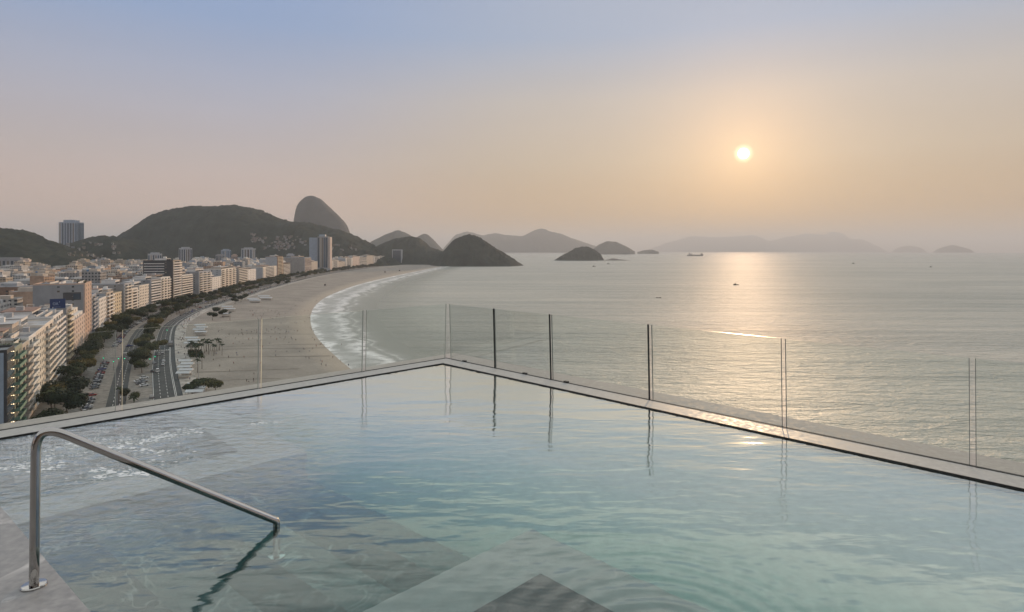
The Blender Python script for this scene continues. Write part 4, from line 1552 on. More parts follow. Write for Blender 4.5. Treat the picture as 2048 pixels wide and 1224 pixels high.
# stepped white top on the pink house
root, W, h, A, B = built[8]
for k, (f0, hh) in enumerate(((0.0, 2.9), (0.16, 5.9), (0.34, 8.4))):
    m_ = MB(); m_.box(0.4 + W * f0 * 0.5, W * (0.96 - f0 * 0.5), 1.2 + k * 2.4, 20 - k * 2, h + (0.13 if k == 0 else hh - 3 + 0.13), h + hh, 0)
    o = m_.build("setback_storey", M['white' if k != 1 else 'cream'], root)
    wmz = window_mesh(1.5, 1.5)
    for q in range(3):
        inst("window", wmz, o, (W * (0.3 + 0.2 * q), 1.19 + k * 2.4, h + hh - 2.2))

# billboard on the narrow slab
def billboard():
    root, W, h, A, B = built[7]
    bb = empty("billboard", (A.x, A.y, h + 0.12), root.rotation_euler[2])
    tag(bb, "dark blue billboard with pale lettering on the roof of the grey slab", "billboard")
    zc = 2.2
    # faces along the avenue, towards the hotel
    w, hh = 7.6, 6.0
    m_ = MB(); m_.box(1.2, 1.5, 0.6, 0.6 + w, 0.4, 0.4 + hh, 0); m_.build("panel", M['sign_blue'], bb)
    for y in (1.2, w):
        m_ = MB(); m_.box(1.53, 1.8, y, y + 0.2, -0.1, 5.2, 0); m_.build("post", M['dark'], bb)
    def stroke(mb, y0, z0, y1, z1, wd=0.16):
        d = Vector((y1 - y0, z1 - z0)); n = Vector((-d.y, d.x)).normalized() * wd / 2
        # reads from -x side: mirror y so the left of the board is at high y
        q = [(y0 - n.x, z0 - n.y), (y1 - n.x, z1 - n.y), (y1 + n.x, z1 + n.y), (y0 + n.x, z0 + n.y)]
        f = [(1.17, a, b) for a, b in q]; k = [(1.198, a, b) for a, b in q]
        mb.face(f); 
        for i in range(4):
            j = (i + 1) % 4
            mb.face([f[i], f[j], k[j], k[i]])
    mb = MB()
    Y = lambda u: 0.6 + w - u
    zb = 2.7
    # 0 X and a raised tick
    n = 12
    for i in range(n):
        a0, a1 = 2 * math.pi * i / n, 2 * math.pi * (i + 1) / n
        stroke(mb, Y(2.1 + 0.55 * math.cos(a0)), zb + 0.75 + 0.75 * math.sin(a0), Y(2.1 + 0.55 * math.cos(a1)), zb + 0.75 + 0.75 * math.sin(a1))
    stroke(mb, Y(2.95), zb + 1.5, Y(4.1), zb)
    stroke(mb, Y(2.95), zb, Y(3.9), zb + 1.5)
    stroke(mb, Y(4.75), zb + 2.1, Y(4.6), zb + 1.5, 0.2)
    stroke(mb, Y(1.6), 1.5, Y(5.2), 1.5, 0.10)
    mb.build("lettering", M['sign_text'], bb)


billboard()


# ------------------------------------------------------------------ towers that stand out above the city
def tower(px, ytop, Y, w, d, wallm, lab, cap=0.0, rz=0.4, base=0.0, stripes=None, ybase=None, litside=None, crown=True):
    X = (px - CX) / F * Y
    h = EYE - (ytop - EY) / F * Y - base
    root = empty("tower", (X, Y, base), rz)
    tag(root, lab, "tower")
    m_ = MB(); m_.box(-w / 2, w / 2, -d / 2, d / 2, -3, h - cap, 0)
    m_.build("wall", M[wallm], root)
    nb = stripes or 6
    m_ = MB(); m_.box(-0.28 * w / nb * 1.0, 0.28 * w / nb, -0.35, 0, 0, h - cap - 8, 0)
    me = m_.mesh("window_strip", [M['glassblue']])
    for k in range(nb):
        inst("window", me, root, (-w / 2 + (k + 0.5) * w / nb, -d / 2, 4))
    nd = max(2, int(nb * d / w))
    for k in range(nd):
        inst("window", me, root, (w / 2, -d / 2 + (k + 0.5) * d / nd, 4), math.pi / 2)
    if crown:
        m_ = MB(); m_.box(-w * 0.32, w * 0.32, -d * 0.32, d * 0.32, h - cap + 0.01, h, 0)
        m_.build("crown", M[wallm], root)
    return root, h


tower(143, 440, 2300, 64, 46, 'bluegrey', "tall dark office tower standing alone above the low saddle between hills", cap=9, rz=0.15, stripes=7, base=0)
tower(310, 505, 1500, 30, 24, 'lightgrey', "grey high-rise rising behind the black high-rise roof", cap=3, rz=0.5)
tower(371, 494, 1750, 34, 28, 'lightgrey', "pale grey high-rise in front of the big hill, taller than its neighbours", cap=3, rz=0.5)
tower(452, 498, 2050, 30, 24, 'bluegrey', "bluish high-rise left of the ribbed pale tower below the hill", cap=3, rz=0.5)
tower(497, 495, 2000, 42, 30, 'lightgrey', "broad ribbed pale tower below the middle of the big hill", cap=3, rz=0.35, stripes=5)
tower(469, 508, 1950, 18, 16, 'salmon', "small salmon tower beside the ribbed pale tower", cap=4, rz=0.4)
tower(440, 508, 1900, 24, 20, 'grey', "squat grey tower left of the salmon tower", cap=2, rz=0.4)
tower(581, 507, 2000, 24, 20, 'lightgrey', "pale block with a mast behind the blue grey slab", cap=3, rz=0.4)
tower(250, 536, 1050, 20, 16, 'lightgrey', "slim pale block standing up from the roofs in mid city", cap=2, rz=0.5)
tower(20, 515, 1250, 60, 26, 'grey', "long grey block below the dark hill", cap=3, rz=0.45, stripes=9)
tower(52, 517, 1230, 14, 16, 'pink', "pale pink block catching the sun at the foot of the dark hill", cap=2, rz=0.45, stripes=3)

# black glass hotel tower with its sunlit edge
sx = FR.s_at_px(637); ex = FR.s_at_px(663)
Yt = FR.at((sx + ex) / 2).y
X0 = (637 - CX) / F * Yt; X1 = (657 - CX) / F * Yt
ht = EYE - (473 - EY) / F * Yt
root = empty("hotel_tower", (X0, Yt - 10, 0), 0.05)
tag(root, "black glass hotel tower with a sunlit edge and a paler rear wing", "tower")
w = (X1 - X0)
m_ = MB(); m_.box(0, w, 0, 24, -1, ht, 0); m_.build("wall", M['grey'], root)
m_ = MB(); m_.box(w * 0.005, w * 0.16, -0.5, -0.01, 14, ht - 4, 0); me = m_.mesh("window", [M['glassblue']])
for k in range(5):
    inst("window", me, root, (k * w * 0.195 + w * 0.03, 0, 0))
m_ = MB(); m_.box(-w * 0.95, -0.02, 16, 44, -1, ht * 0.97, 0); m_.build("rear_wing", M['bluegrey'], root)
m_ = MB(); m_.box(w * 1.002, w * 1.22, 4, 26, -1, ht * 0.985, 0); m_.build("edge_wing", M['pink'], root)
m_ = MB(); m_.box(w * 0.1, w * 0.7, 6, 18, ht + 0.01, ht + 6, 0); m_.build("plant_room", M['bluegrey'], root)
m_ = MB(); m_.box(-w * 0.1, w * 1.3, -6, -0.6, -1, 11, 0); m_.build("podium", M['lightgrey'], root)

# glass slab at the end of the beach
Ye = FR.at(FR.s_at_px(793)).y
he = EYE - (499 - EY) / F * Ye
root = empty("hotel_slab", ((785 - CX) / F * Ye, Ye - 10, 0), 0.0)
tag(root, "grey framed glass hotel slab alone at the far end of the beach", "building")
w = 19 / F * Ye
m_ = MB(); m_.box(0, w, 0, 26, -1, he, 0); m_.build("wall", M['lightgrey'], root)
m_ = MB(); m_.box(3, w - 3, -0.4, -0.01, 4, he - 4, 0); m_.build("window", M['glassblue'], root)
m_ = MB(); m_.box(-w * 0.45, -0.02, 4, 30, -1, he * 0.45, 0); m_.build("side_wing", M['white'], root)

# peach-lit block and blue roofs in the middle city
def mid_block(px0, px1, yt, Y, d, wallm, lab, rz=0.62, roofm='roof', extra=None):
    X0 = (px0 - CX) / F * Y
    w = (px1 - px0) / F * Y
    h = EYE - (yt - EY) / F * Y
    root = empty("city_block", (X0, Y, 0), rz)
    tag(root, lab, "building")
    m_ = MB(); m_.box(0, w, 0, d, -1, h, 0); m_.build("wall", M[wallm], root)
    m_ = MB(); m_.box(0.3, w - 0.3, 0.3, d - 0.3, h + 0.002, h + 0.15, 0); m_.build("roof", M[roofm], root)
    m_ = MB(); m_.box(w * 0.3, w * 0.6, d * 0.3, d * 0.6, h + 0.152, h + 3.2, 0); m_.build("plant_room", M['lightgrey'], root)
    wm = window_mesh(1.6, 1.5)
    for f in range(int(h / 3.2) - 1, max(0, int(h / 3.2) - 6), -1):
        for k in range(max(2, int(w / 6))):
            inst("window", wm, root, ((k + 0.5) * w / max(2, int(w / 6)), -0.01, f * 3.2 + 0.8))
    return root


mid_block(60, 92, 548, 860, 26, 'beige', "beige block with a peach sunlit end in the middle of the city", rz=0.30)
mid_block(-30, 46, 575, 560, 30, 'brick', "brown block with a lit cream stair tower at the edge of the frame", rz=0.2)
mid_block(122, 150, 540, 980, 20, 'bluegrey', "blue grey block behind the sheet-roofed hall", rz=0.3)
mid_block(160, 205, 553, 820, 24, 'bluegrey', "long low blue block with a row of skylights", rz=0.25, roofm='blueroof')
mid_block(205, 222, 557, 800, 30, 'lightgrey', "plain pale wall rising right behind the beach front", rz=0.3)
mid_block(424, 440, 530, 1330, 26, 'bluegrey', "blue grey party wall above the low white house", rz=0.4)
mid_block(514, 528, 534, 1560, 30, 'bluegrey', "glassy blue block beside the cream twin house", rz=0.3)
mid_block(384, 397, 549, 1010, 24, 'dark', "dark block in the gap beside the pale blank side wall", rz=0.4)
mid_block(305, 345, 524, 770, 30, 'dark', "dark rear wing of offices with white floor bands behind the black high-rise", rz=0.2)

# ------------------------------------------------------------------ the crowd of houses behind
def city():
    rnd = random.Random(11)
    protos = []
    specs = [(16, 14, 26), (20, 16, 32), (26, 14, 30), (14, 22, 36), (22, 20, 24), (30, 16, 34), (18, 18, 40), (24, 24, 20)]
    for k, (w, d, h) in enumerate(specs):
        mb = MB()
        mb.box(-w / 2, w / 2, -d / 2, d / 2, -1, h, 0)
        mb.box(-w / 2, w / 2, -d / 2, -d / 2 + 0.3, h + .003, h + 0.9, 0); mb.box(-w / 2, w / 2, d / 2 - 0.3, d / 2, h + .003, h + 0.9, 0)
        body = mb.mesh("wall", [M['facade']])
        mb = MB()
        mb.box(-w * 0.25, w * 0.2, -d * 0.2, d * 0.28, h + 0.005, h + 3.0, 0)
        pent = mb.mesh("penthouse", [M['white'] if k % 3 else M['beige']])
        mb = MB()
        if k % 2:
            mb.box(w * 0.24, w * 0.42, -d * 0.3, d * 0.1, h + 0.005, h + 2.4, 0)
        else:
            mb.lathe([(1.7, 0.0), (1.7, 2.2), (0.3, 2.8)], (w * 0.3, d * 0.15, h + 0.005), 10)
        tank = mb.mesh("water_tank", [M['rooflight'] if k % 2 else M['blueroof']])
        protos.append((w, d, h, body, pent, tank))
    places = []
    occupied = [(o.location.x, o.location.y) for o in bpy.data.objects if o.type == 'EMPTY' and o.name.startswith(('tower', 'city_block'))]
    o = 52.0
    while o < 1300:
        step = 27
        s = 0.0
        while s < FR.L * 0.97:
            s += step * rnd.uniform(0.85, 1.35)
            q = FR.at(s, -o + rnd.uniform(-4, 4))
            if q.y < 200 or q.y > 2500:
                continue
            px = q.x / q.y * F + CX
            if px < -40 or px > 770:
                continue
            # stop at the feet of the hills
            lim = np.interp(px, [-40, 0, 70, 140, 200, 260, 330, 420, 520, 600, 700, 770], [1180, 1180, 1230, 1420, 1720, 1850, 2000, 2150, 2250, 2350, 2420, 2420])
            if q.y > lim:
                continue
            if any(abs(q.x - a) + abs(q.y - b) < 34 for a, b in occupied):
                continue
            places.append((q.y, q, FR.dir(s)))
        o += rnd.choice((28, 30, 44)) 
    # the largest in the picture first
    places.sort(key=lambda t: t[0])
    near = places[:295]
    rest = places[295:]
    for i, (y, q, a) in enumerate(near):
        w, d, h, body, pent, tank = protos[rnd.randrange(len(protos))]
        sc = rnd.uniform(0.85, 1.12)
        if y < 620:
            sc *= 0.92
        root = empty("city_house", (q.x, q.y, 0), a + rnd.choice((0, math.pi / 2)) + rnd.uniform(-0.06, 0.06))
        root.scale = (1, 1, sc)
        zone = "near the first street behind the beach front" if y < 600 else ("in the dense middle of the city" if y < 1000 else "in the far city below the hills")
        tag(root, "%s house %s" % (("tall" if h > 31 else "low") + (" broad" if w > 21 else " narrow"), zone), "house", "%s %s houses %s" % ("tall" if h > 31 else "low", "broad" if w > 21 else "narrow", zone))
        inst("wall", body, root)
        inst("penthouse", pent, root)
        inst("water_tank", tank, root)
    # the rest of the far roofs reads as one carpet
    mb = MB()
    for y, q, a in rest:
        w, d, h = rnd.choice(specs)
        h *= rnd.uniform(0.8, 1.1)
        c, s_ = math.cos(a), math.sin(a)
        pts = [(q.x + u * c - v * s_, q.y + u * s_ + v * c) for u, v in ((-w / 2, -d / 2), (w / 2, -d / 2), (w / 2, d / 2), (-w / 2, d / 2))]
        mb.prism(pts, -1, h, rnd.randrange(5), 5 + rnd.randrange(2))
        c2 = [(q.x + u * c - v * s_, q.y + u * s_ + v * c) for u, v in ((-w / 4, -d / 4), (w / 5, -d / 4), (w / 5, d / 4), (-w / 4, d / 4))]
        mb.prism(c2, h + 0.01, h + 3, rnd.randrange(5))
    if rest:
        o = mb.build("far_city_houses", [M['white'], M['beige'], M['lightgrey'], M['bluegrey'], M['cream'], M['roof'], M['rooflight']])
        tag(o, "far carpet of small roofs at the foot of the hills", "houses", kind='stuff')
    print("city houses", len(near), len(rest))


city()

# small houses climbing the hillside
_hb = []
for o in bpy.data.objects:
    if o.name.startswith("hill"):
        b_ = bmesh.new(); b_.from_mesh(o.data); _hb.append(BVHTree.FromBMesh(b_)); b_.free()


def hill_hit(px, py):
    d = Vector(((px - CX) / F, 1.0, -(py - EY) / F)).normalized()
    best = None
    for t in _hb:
        h_ = t.ray_cast(Vector((0, 0, EYE)), d)
        if h_[0] is not None and (best is None or h_[3] < best[1]):
            best = (h_[0], h_[3])
    return best[0] if best else None


def hillside():
    rnd = random.Random(5)
    mes = []
    for k, m_ in enumerate(('shantypale', 'shanty', 'grey', 'shanty')):
        mb = MB(); mb.box(-5, 5, -4, 4, -6, 5 + k, 0); mb.box(-5.5, 5.5, -4.5, 4.5, 5.005 + k, 5.5 + k, 1)
        mb.box(-3, -1, -4.2, -4.003, 1.5, 3.2, 2); mb.box(1, 3, -4.2, -4.003, 1.5, 3.2, 2)
        mes.append((m_, mb.mesh("hillside_house", [M[m_], M['rooflight' if k % 2 else 'tile'], M['glassdark']])))
    n = 0
    zones = [(503, 532, 468, 484, 16), (525, 612, 472, 498, 58), (540, 580, 486, 502, 26), (662, 712, 490, 504, 14), (130, 250, 484, 518, 26)]
    for x0, x1, y0, y1, cnt in zones:
        for k in range(cnt):
            p = hill_hit(rnd.uniform(x0, x1), rnd.uniform(y0, y1))
            if p is None or p.y > 3300:
                continue
            c, me = rnd.choice(mes)
            o = inst("hillside_house", me, None, p, rnd.uniform(-0.5, 0.8), (rnd.uniform(0.4, 0.95),) * 3)
            zone = "high on the slope of the big hill" if x0 > 450 and x0 < 650 else ("on the slope right of the black tower" if x0 > 600 else "on the wooded knoll below the lone tower")
            cn = {'grey': 'grey', 'shanty': 'brown', 'shantypale': 'pale'}[c]
            tag(o, "small %s house %s" % (cn, zone), "house", "%s houses %s" % (cn, zone))
            n += 1


hillside()

# far roofs of the kiosks and the small things on the near roofs
def roof_life():
    rnd = random.Random(17)
    for bi in range(1, 11):
        root, W, h, A, B = built[bi]
        dep = FB[bi][3]
        for k in range(6):
            x, y = rnd.uniform(1.2, max(1.3, W - 2.5)), rnd.uniform(2, dep - 3)
            kind = rnd.choice(('shed', 'shed', 'pergola', 'plant', 'wall', 'wall'))
            c = MB()
            if kind == 'shed':
                w_, d_, hh = rnd.uniform(1.6, 3.4), rnd.uniform(1.5, 4), rnd.uniform(1.8, 2.8)
                c.box(x - w_ / 2, x + w_ / 2, y - d_ / 2, y + d_ / 2, h + 0.13, h + hh, 0)
                c.box(x - w_ / 2 - .15, x + w_ / 2 + .15, y - d_ / 2 - .15, y + d_ / 2 + .15, h + hh + .003, h + hh + 0.14, 1)
                c.build("roof_shed", [M[rnd.choice(('white', 'cream', 'lightgrey'))], M[rnd.choice(('tile', 'rooflight', 'blueroof', 'roof'))]], root)
            elif kind == 'pergola':
                for xx in (x - 1.4, x + 1.4):
                    for yy in (y - 1.6, y + 1.6):
                        c.box(xx - .07, xx + .07, yy - .07, yy + .07, h + .13, h + 2.4, 0)
                for q in range(6):
                    c.box(x - 1.6, x + 1.6, y - 1.7 + q * .66, y - 1.58 + q * .66, h + 2.403, h + 2.53, 0)
                c.build("pergola", [M['white']], root)
            elif kind == 'plant':
                for q in range(160):
                    p = Vector((x + rnd.gauss(0, .5), y + rnd.gauss(0, .5), h + .4 + abs(rnd.gauss(0, .8))))
                    a = Vector((rnd.gauss(0, 1), rnd.gauss(0, 1), rnd.gauss(0, 1))).normalized() * .28
                    b_ = a.orthogonal().normalized() * .18
                    c.face([p - a, p - b_, p + a, p + b_])
                c.build("roof_plant", [M['leaf1']], root)
            else:
                c.box(0.4, W - 0.4, y, y + 0.25, h + .125, h + 1.7, 0)
                c.build("roof_wall", [M[rnd.choice(('white', 'cream'))]], root)
    # floor bands on the dark flank of the black high-rise
    root, W, h, A, B = built[19]
    for f in range(3, int(h / 3.2)):
        c = MB(); c.box(-0.25, -0.003, 10, 33, f * 3.2, f * 3.2 + 0.9, 0)
        c.build("floor_band", [M['white']], root)
    # dark opening and grey gallery high on the flank of the salmon tower
    root, W, h, A, B = built[9]
    c = MB(); c.box(-0.05, -0.003, 2.5, 13, h - 11, h - 5.5, 0); c.build("flank_opening", [M['dark']], root)
    c = MB(); c.box(-0.3, -0.06, 3, 7, h - 10.5, h - 6.5, 0); c.build("flank_glazing", [M['glassblue']], root)


roof_life()

# ------------------------------------------------------------------ trees
def crown_mesh(name, mats, rx, rz, n, leaf, seed, lobes=7):
    rnd = random.Random(seed)
    mb = MB()
    cs = [Vector((rnd.uniform(-0.55, 0.55) * rx, rnd.uniform(-0.55, 0.55) * rx, rnd.uniform(-0.25, 0.35) * rz)) for _ in range(lobes)]
    rs = [rnd.uniform(0.38, 0.62) for _ in range(lobes)]
    for k in range(n):
        i = rnd.randrange(lobes)
        d = Vector((rnd.gauss(0, 1), rnd.gauss(0, 1), rnd.gauss(0, 0.8)))
        d.normalize()
        r = rs[i] * (0.72 + 0.34 * rnd.random())
        p = cs[i] + Vector((d.x * r * rx, d.y * r * rx, d.z * r * rz))
        if p.z < -rz * 0.55:
            p.z = -rz * 0.55 + rnd.random() * 0.3
        s = leaf * rnd.uniform(0.6, 1.35)
        nrm = (d + Vector((rnd.uniform(-.7, .7), rnd.uniform(-.7, .7), rnd.uniform(-.2, .9)))).normalized()
        u = nrm.orthogonal().normalized()
        v = nrm.cross(u)
        a = rnd.random() * 6.28
        u, v = u * math.cos(a) + v * math.sin(a), v * math.cos(a) - u * math.sin(a)
        mb.face([p - u * s, p - v * s * 0.55, p + u * s, p + v * s * 0.55])
    return mb.mesh(name, mats)


def trunk_mesh(h, r, lean, seed, crown_r):
    rnd = random.Random(seed)
    mb = MB()
    top = Vector((lean, 0, h))
    mb.tube([(0, 0, -0.3), (lean * 0.2, 0, h * 0.4), tuple(top)], [r, r * 0.75, r * 0.5], 7)
    for k in range(4):
        a = k * 1.57 + rnd.random()
        e = top + Vector((math.cos(a) * crown_r * 0.55, math.sin(a) * crown_r * 0.55, h * 0.35 + rnd.random()))
        mb.tube([tuple(top - Vector((lean * .1, 0, h * 0.12))), tuple(top.lerp(e, 0.5) + Vector((0, 0, 0.2))), tuple(e)], [r * 0.45, r * 0.3, r * 0.12], 5)
    return mb.mesh("trunk", [M['trunk']], smooth=True)


TREES = []
for k, (mk, rx, rz, n, leaf, th) in enumerate((('leaf2', 6.6, 4.2, 1500, 0.55, 4.8), ('leaf1', 5.6, 4.0, 1300, 0.5, 4.4), ('leaf3', 6.0, 3.6, 1200, 0.55, 4.6), ('leaf2', 5.0, 4.6, 1200, 0.5, 4.6), ('leaf1', 7.2, 3.6, 1500, 0.6, 5.2))):
    TREES.append((mk, crown_mesh("crown", [M[mk]], rx, rz, n, leaf, 40 + k), trunk_mesh(th, 0.32, 0.5, 60 + k, rx), th + rz * 0.45))


def add_tree(x, y, kind, sc, lab, grp, z=0.0):
    mk, cm, tm, ch = TREES[kind]
    root = empty("street_tree", (x, y, z), random.uniform(0, 6.28))
    root.scale = (sc, sc, sc * random.uniform(0.9, 1.15))
    tag(root, lab, "tree", grp)
    inst("trunk", tm, root)
    inst("crown", cm, root, (0.5, 0, ch))
    return root


TL = {'leaf1': "green", 'leaf2': "dark green", 'leaf3': "olive yellowish"}


def trees():
    rnd = random.Random(21)
    n = 0
    s_near, s_far = FR.s_at_y(150), FR.L * 0.985
    for o, gap, skip, where in ((8.5, 12.5, 0.10, "on the house-side pavement"), (38.0, 15, 0.25, "on the planted median"), (17.5, 24, 0.5, "among the parked cars")):
        s = s_near
        while s < s_far:
            q = FR.at(s, o + rnd.uniform(-2, 2))
            g = gap * (1.0 if q.y < 1300 else 1.7)
            s += g * rnd.uniform(0.75, 1.3)
            if rnd.random() < skip:
                continue
            if o > 30 and q.y < 330:
                continue
            if o > 15 and o < 20 and q.y < 430:
                continue
            k = rnd.randrange(5)
            dist = "near the hotel" if q.y < 480 else ("half way along the bay" if q.y < 1200 else "towards the bay end")
            t = TL[TREES[k][0]]
            sc = rnd.uniform(0.75, 1.12)
            if q.y > 900 and o < 30:
                sc *= 1.15
            add_tree(q.x, q.y, k, sc, "%s leafy tree %s, %s" % (t, where, dist), "%s trees %s %s" % (t, where, dist))
            n += 1
    # trees read one by one off the photograph, near the hotel
    for px, py, k, sc, lab in ((160, 752, 2, 1.15, "broad olive tree with forked trunk over the near pavement"), (150, 805, 0, 1.0, "dark tree by the parking bays close to the rim"), (135, 838, 0, 1.15, "large dark tree just above the pale pool rim"),
                               (95, 800, 0, 0.8, "dark reddish tree against the foot of the cream houses"), (178, 722, 0, 1.1, "dark round tree in front of the grey slab"), (165, 742, 2, 0.9, "olive tree shading the zebra crossing side"), (300, 712, 1, 1.1, "big green tree on the median by the bus"),
                               (288, 720, 1, 0.9, "greyish tree on the median beside the green signals"), (270, 740, 3, 0.8, "small tree on the median by the crossing"), (318, 700, 2, 0.85, "yellow green tree on the median edge"), (250, 800, 3, 0.55, "slender young tree on the near median"), (268, 805, 1, 0.5, "thin pale tree in the near median parking")):
        p = P(px, py, 0)
        add_tree(p.x, p.y, k, sc, lab, None)
    for px, py, sc in ((405, 782, 0.75), (430, 788, 0.8), (385, 790, 0.6)):
        p = P(px, py, 0)
        add_tree(p.x, p.y, 2 if px == 430 else 4, sc, "spreading beach tree at %s beyond the pool rim" % {405: "the middle of the clump", 430: "the sandy end of the clump", 385: "the kiosk end of the clump"}[px], None)
    for px, py, sc in ((432, 628, 0.8), (446, 634, 0.7), (425, 640, 0.7), (470, 608, 0.8), (482, 604, 0.9), (490, 600, 0.8), (465, 602, 0.9), (555, 572, 0.9), (575, 570, 0.9), (610, 556, 1.0)):
        p = P(px, py, 0)
        add_tree(p.x, p.y, 0, sc, "dark tree standing on the beach edge beyond the promenade", "dark trees along the beach edge")
    print("trees", n)


trees()


def palm_mesh(seed, h):
    rnd = random.Random(seed)
    mb = MB()
    n = 15
    for k in range(n):
        a = 2 * math.pi * k / n + rnd.uniform(-.2, .2)
        el = rnd.uniform(-0.2, 0.9)
        ln = rnd.uniform(2.3, 3.0)
        last = None
        for i in range(6):
            t = i / 5
            r = ln * t
            z = math.sin(el) * r - 0.32 * r * r * (0.6 + 0.3 * rnd.random() * 0)
            c = Vector((math.cos(a) * r * math.cos(el), math.sin(a) * r * math.cos(el), z))
            w = 0.42 * math.sin(math.pi * min(1, 0.12 + t * 0.88)) + 0.03
            sd = Vector((-math.sin(a), math.cos(a), 0)) * w
            cur = (c - sd - Vector((0, 0, w * .6)), c, c + sd - Vector((0, 0, w * .6)))
            if last:
                mb.face([last[0], cur[0], cur[1], last[1]]); mb.face([last[1], cur[1], cur[2], last[2]])
            last = cur
    return mb.mesh("crown", [M['palm']])


PALMS = []
for k in range(3):
    h_ = (8.5, 7.5, 9.5)[k]
    mb = MB(); mb.tube([(0, 0, -0.3), (0.15 * k, 0.1, h_ * 0.5), (0.3 * k, 0.0, h_)], [0.2, 0.15, 0.12], 7)
    PALMS.append((h_, palm_mesh(80 + k, h_), mb.mesh("trunk", [M['trunk']], smooth=True), 0.3 * k))


def add_palm(x, y, z, k, lab, grp, sc=1.0):
    h_, cm, tm, dx = PALMS[k]
    root = empty("palm_tree", (x, y, z), random.uniform(0, 6))
    root.scale = (sc,) * 3
    tag(root, lab, "palm", grp)
    inst("trunk", tm, root)
    inst("crown", cm, root, (dx, 0, h_))


def palms():
    rnd = random.Random(9)
    for k in range(24):
        px = 376 + 66 * (k / 23) + rnd.uniform(-2, 2)
        py = 716 - 8 * (k / 23) + rnd.uniform(-9, 3)
        p = on_beach(px, py)
        add_palm(p.x, p.y, p.z, k % 3, "tall palm in the grove on the sand beside the white kiosk roofs", "palms of the beach grove", rnd.uniform(0.75, 1.0))
    for px, py, lab in ((395, 745, "single palm leaning over the striped kiosk roofs"), (268, 830, "lone palm on the near median"), (238, 808, "palm between the lanes by the glass joint"), (404, 738, "palm at the sandy corner of the kiosk plot"), (460, 640, "palm by the beach volleyball nets")):
        p = P(px, py, -0.1)
        add_palm(p.x, p.y, 0.0, 0, lab, None, 0.85)
    # hedge at the foot of the grove
    mb = MB()
    for k in range(1500):
        u, v = rnd.random(), rnd.random()
        p = on_beach(375 + 28 * u + 4 * v, 704 + 11 * v)
        q = Vector((p.x, p.y, p.z + rnd.random() * 2.0))
        s_ = rnd.uniform(0.25, 0.6)
        a = Vector((rnd.gauss(0, 1), rnd.gauss(0, 1), rnd.gauss(0, 1))).normalized() * s_
        b_ = a.orthogonal().normalized() * s_ * 0.6
        mb.face([q - a, q - b_, q + a, q + b_])
    o = mb.build("low_shrubs", M['leaf1'])
    tag(o, "low dark shrubs growing under the palm grove", "shrubs", kind='stuff')


palms()

# ------------------------------------------------------------------ vehicles
def car_meshes(col, van=False):
    mb = MB()
    L2, W2 = 2.15, 0.88
    prof = [(-L2, 0.35), (-L2, 0.78), (-L2 + 0.15, 0.9), (-1.45, 0.95), (1.0, 0.92), (1.85, 0.78), (L2, 0.6), (L2, 0.32)] if not van else [(-L2, 0.35), (-L2, 1.1), (-L2 + .1, 1.2), (1.2, 1.2), (1.9, 0.9), (L2, 0.7), (L2, 0.32)]
    n = len(prof)
    b = len(mb.v)
    for y in (-W2, W2):
        for x, z in prof:
            mb.v.append((x, y * (0.97 if z > 0.85 else 1), z))
    mb.f.append([b + i for i in range(n)]); mb.m.append(0)
    mb.f.append([b + n + i for i in reversed(range(n))]); mb.m.append(0)
    for i in range(n):
        j = (i + 1) % n
        mb.f.append([b + j, b + i, b + n + i, b + n + j]); mb.m.append(0)
    # pillars and roof skin
    top = 1.42 if not van else 1.9
    z0 = 0.953 if not van else 1.203
    r0, r1 = (-1.1, 0.35) if not van else (-1.9, 0.9)
    mb.box(r0, r1, -0.66, 0.66, top, top + 0.045, 0)
    body = mb.mesh("body", [CARM[col]])
    g = MB()
    lo = [(-1.5, 0.80), (1.0, 0.80)] if not van else [(-2.0, 0.82), (1.35, 0.82)]
    pts = [(lo[0][0], -0.8, z0 - .04), (lo[1][0], -0.8, z0 - .04), (lo[1][0], 0.8, z0 - .04), (lo[0][0], 0.8, z0 - .04), (r0, -0.64, top - .002), (r1, -0.64, top - .002), (r1, 0.64, top - .002), (r0, 0.64, top - .002)]
    g.v = pts
    for q in ((0, 3, 2, 1), (4, 5, 6, 7), (0, 1, 5, 4), (1, 2, 6, 5), (2, 3, 7, 6), (3, 0, 4, 7)):
        g.f.append(list(q)); g.m.append(0)
    return body, g.mesh("cabin_glass", [M['glassdark']])


_w = MB(); _w.lathe([(0.12, -0.1), (0.31, -0.1), (0.31, 0.1), (0.12, 0.1)], (0, 0, 0), 12)
WHEEL = _w.mesh("wheel", [M['tyre']])
WHEEL.transform(Matrix.Rotation(math.pi / 2, 4, 'X'))
_l = MB(); _l.box(-0.03, 0.03, -0.16, 0.16, -0.07, 0.07)
LAMP = _l.mesh("headlight", [M['boat_light']])
_l = MB(); _l.box(-0.03, 0.03, -0.14, 0.14, -0.07, 0.07)
TAIL = _l.mesh("tail_light", [CLOTH['red']])
CARS = {c: car_meshes(c) for c in CARP}
VANS = {c: car_meshes(c, True) for c in ('white', 'silver', 'grey')}


def add_car(x, y, rz, col, lab, grp, z=-0.12, detail=True, van=False):
    body, gl = (VANS if van else CARS)[col]
    root = empty("van" if van else "car", (x, y, z), rz)
    tag(root, lab, "van" if van else "car", grp)
    inst("body", body, root)
    inst("cabin_glass", gl, root)
    if detail:
        for sx in (-1.3, 1.32):
            for sy in (-0.8, 0.8):
                inst("wheel", WHEEL, root, (sx, sy, 0.31))
        for sy in (-0.6, 0.6):
            inst("headlight", LAMP, root, (2.16, sy, 0.55))
            inst("tail_light", TAIL, root, (-2.16, sy, 0.7))


CC = ['white', 'white', 'silver', 'silver', 'black', 'black', 'grey', 'grey', 'red', 'blue']


